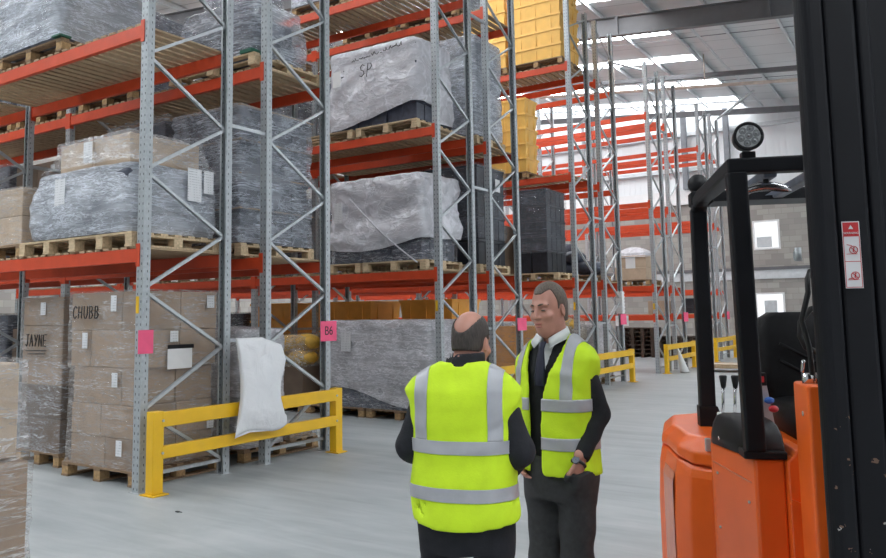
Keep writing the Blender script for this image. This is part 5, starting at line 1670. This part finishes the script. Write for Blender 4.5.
    side(-.014); side(.99)
    for x in (.135, .33, .55, .77):
        bevel(MB().box(x-.027,x+.027,.036,.945,2.165,2.205).build('guard_bar', M['goods_grey'], R), .008, 2)
    MB().box(.02,1.0,.72,.945,2.160,2.180).build('roof_panel', K, R)
    # work lamp on the front beam
    b = MB().tube([(.040,.045,2.335),(.040,.03,2.335),(.040,-.02,2.335),(.040,-.032,2.335)], [.042,.056,.059,.059], 32)
    wl = b.build('work_lamp', M['black'], R)
    for k in range(9):
        z = .02
    MB().tube([(.040,-.0325,2.335),(.040,-.0335,2.335)], .050, 32).build('lens', M['lens'], wl)
    pts = [(0,0)]+[(.032*math.cos(k*math.pi/3+.3), .032*math.sin(k*math.pi/3+.3)) for k in range(6)]
    for x, z in pts:
        MB().tube([(.040+x,-.034,2.335+z),(.040+x,-.040,2.335+z)], [.0145,.0155], 14).sphere((.040+x,-.040,2.335+z), .006, 10, 6).build('reflector', M['lens_grey'], wl)
    MB().tube([(.040,-.030,2.335)]+[], .01, 6) if False else None
    b = MB(); ringp = [(.040+.055*math.cos(2*math.pi*k/32), -.033, 2.335+.055*math.sin(2*math.pi*k/32)) for k in range(33)]
    b.tube(ringp, .007, 8); b.build('bezel', M['black'], wl)
    bevel(MB().box(.012,.068,-.02,.03,2.2435,2.272).build('lamp_bracket', M['black'], wl), .004)
    # rear lamp seen from behind
    rl = MB().sphere((-.005,1.03,2.30), .056, 22, 14, (1,.85,1)).build('rear_lamp', M['black'], R)
    MB().cbox(-.02,.012,1.0,1.03,2.19,2.25,.004).build('lamp_bracket', M['black'], rl)
    # interior mirror under the roof
    rings = []
    for k in range(13):
        t = k/12; x = .03+.20*t; zc = 2.118+.018*math.sin(t*math.pi); h_ = .022*(math.sin(math.pi*(t*.9+.05))**.4)
        rings.append([(x, .10+.008, zc-h_), (x, .10-.012*math.sin(math.pi*t)-.004, zc-h_*.5), (x, .10-.016*math.sin(math.pi*t)-.004, zc+h_*.4), (x, .108, zc+h_)])
    mr = MB().loft(rings, True).build('driving_mirror', M['chrome'], R)
    MB().tube([(.128,.10,2.13),(.128,.09,2.18)], .012, 10).build('mirror_stem', M['black'], mr)
    # mast: outer channel, plate, inner rails, chains
    mp = M['mast_paint']; z0, z1 = .06, 3.35
    def rail(pts, name):
        return bevel(MB().prism(pts, z0, z1).build(name, mp, R), .012, 3, 30)
    rail([(.018+.040*math.cos(math.radians(a)), -1.005+.040*math.sin(math.radians(a))) for a in range(95,271,12)]+[(.047,-1.045),(.047,-.93),(.018,-.93)], 'outer_mast_rail')
    rail([(.0595,-1.0),(.150,-1.005),(.150,-.86),(.0595,-.86)], 'mast_plate')
    MB().box(.044,.0605,-.95,-.87,z0,z1).build('mast_web', mp, R)
    rail([(.158,-.985),(.198,-.985),(.198,-.86),(.158,-.86)], 'inner_mast_rail')
    MB().box(.149,.159,-.93,-.87,z0,z1).build('mast_web', mp, R)
    MB().box(.197,.74,-.95,-.88,.30,z1).build('mast_crossmember', mp, R)
    rail([(.740,-.985),(.782,-.985),(.782,-.86),(.740,-.86)], 'inner_mast_rail')
    rail([(.79,-1.0),(.88,-1.005),(.88,-.86),(.79,-.86)], 'mast_plate')
    rail([(.895,-1.03),(.972,-1.03),(.972,-.86),(.895,-.86)], 'outer_mast_rail')
    for x in (.30,.64):
        MB().tube([(x,-.965,.30),(x,-.965,z1-.1)], .012, 8).build('lift_chain', M['galv'], R)
    # forks, straddle legs and wheels (below the frame)
    for x in (-.02,.88):
        bevel(MB().box(x,x+.10,-1.75,.48,.07,.20).build('straddle_leg', M['truck'], R), .01)
        MB().tube([(x+.01,-1.60,.10),(x+.09,-1.60,.10)], .0995, 24).build('load_wheel', M['rubber'], R)
    for x in (.26,.62):
        b = MB().cbox(x,x+.09,-1.07,-1.035,.10,.60,.008).cbox(x,x+.09,-2.10,-1.036,.10,.14,.006)
        b.build('fork', M['steel_dark'], R)
    MB().cbox(.22,.76,-1.034,-.955,.35,.62,.01).build('fork_carriage', mp, R)
    MB().tube([(.42,1.2,.17),(.56,1.2,.17)], .169, 30).build('drive_wheel', M['rubber'], R)
    MB().box(.15,.86,-.86,.47,.10,.30).build('chassis', K, R)
    # hoses
    MB().tube([(.150,-.38,1.74),(.128,-.42,1.71),(.122,-.44,1.66),(.105,-.40,1.56),(.125,-.40,1.46),(.14,-.36,1.36)], .010, 8).build('hose', M['rubber'], R)
    MB().tube([(.40,.3,1.62),(.33,.3,1.60),(.285,.3,1.54),(.28,.3,1.48),(.30,.3,1.43),(.36,.3,1.40)], .013, 10).build('hose', M['rubber'], R)
    MB().tube([(.105,-.36,1.80),(.125,-.36,1.80)], .020, 12).tube([(.118,-.36,1.78),(.118,-.36,1.83)], .012, 8).build('hose_clip', M['galv'], R)
    # warning sticker on the mast plate
    yv = -1.0055
    st = MB().box(-.024,.024,yv-.001,yv,-.099,.099).build('warning_sticker', M['sign_white'], R, (.094,0,1.758))
    st['label'] = 'white and red warning sticker'
    q = yv-.0016
    MB().box(-.0215,.0215,q,q+.0005,.056,.096).build('red_heading', M['sign_red'], st)
    b = MB(); b.add([(-.007,q-.0006,.076),(.007,q-.0006,.076),(0,q-.0006,.088)], [(0,1,2)]); b.build('triangle', M['sign_white'], st)
    t = inst('heading_text', text_mesh('WARNING', .0085, M['sign_white']), st, (0, q-.0006, .064)); t.rotation_euler = (math.radians(90),0,0)
    b = MB()
    for z in (-.097,-.021,.054): b.box(-.0215,.0215,q,q+.0005,z,z+.0018)
    for x in (-.0225,.0207): b.box(x,x+.0018,q,q+.0005,-.097,.055)
    b.build('border_lines', M['sign_red'], st)
    for zc in (.014,-.062):
        b = MB()
        ring = [(.004+.011*math.cos(2*math.pi*k/24), q-.0004, zc+.011*math.sin(2*math.pi*k/24)) for k in range(25)]
        b.tube(ring, .0011, 6).bar((-.004,q-.0004,zc+.008),(.012,q-.0004,zc-.008),.001,.002)
        b.sphere((.005,q-.0004,zc+.006), .0024, 8, 6).bar((.005,q-.0004,zc+.003),(.002,q-.0004,zc-.004),.001,.003).bar((.002,q-.0004,zc-.004),(.007,q-.0004,zc-.008),.001,.002)
        b.bar((-.016,q-.0004,zc-.012),(.014,q-.0004,zc-.012),.001,.0015).bar((-.014,q-.0004,zc+.016 if zc > 0 else zc-.009),(.0,q-.0004,zc+.013 if zc > 0 else zc-.007),.001,.002)
        b.build('pictogram', M['sign_red'], st)
    return R
truck()
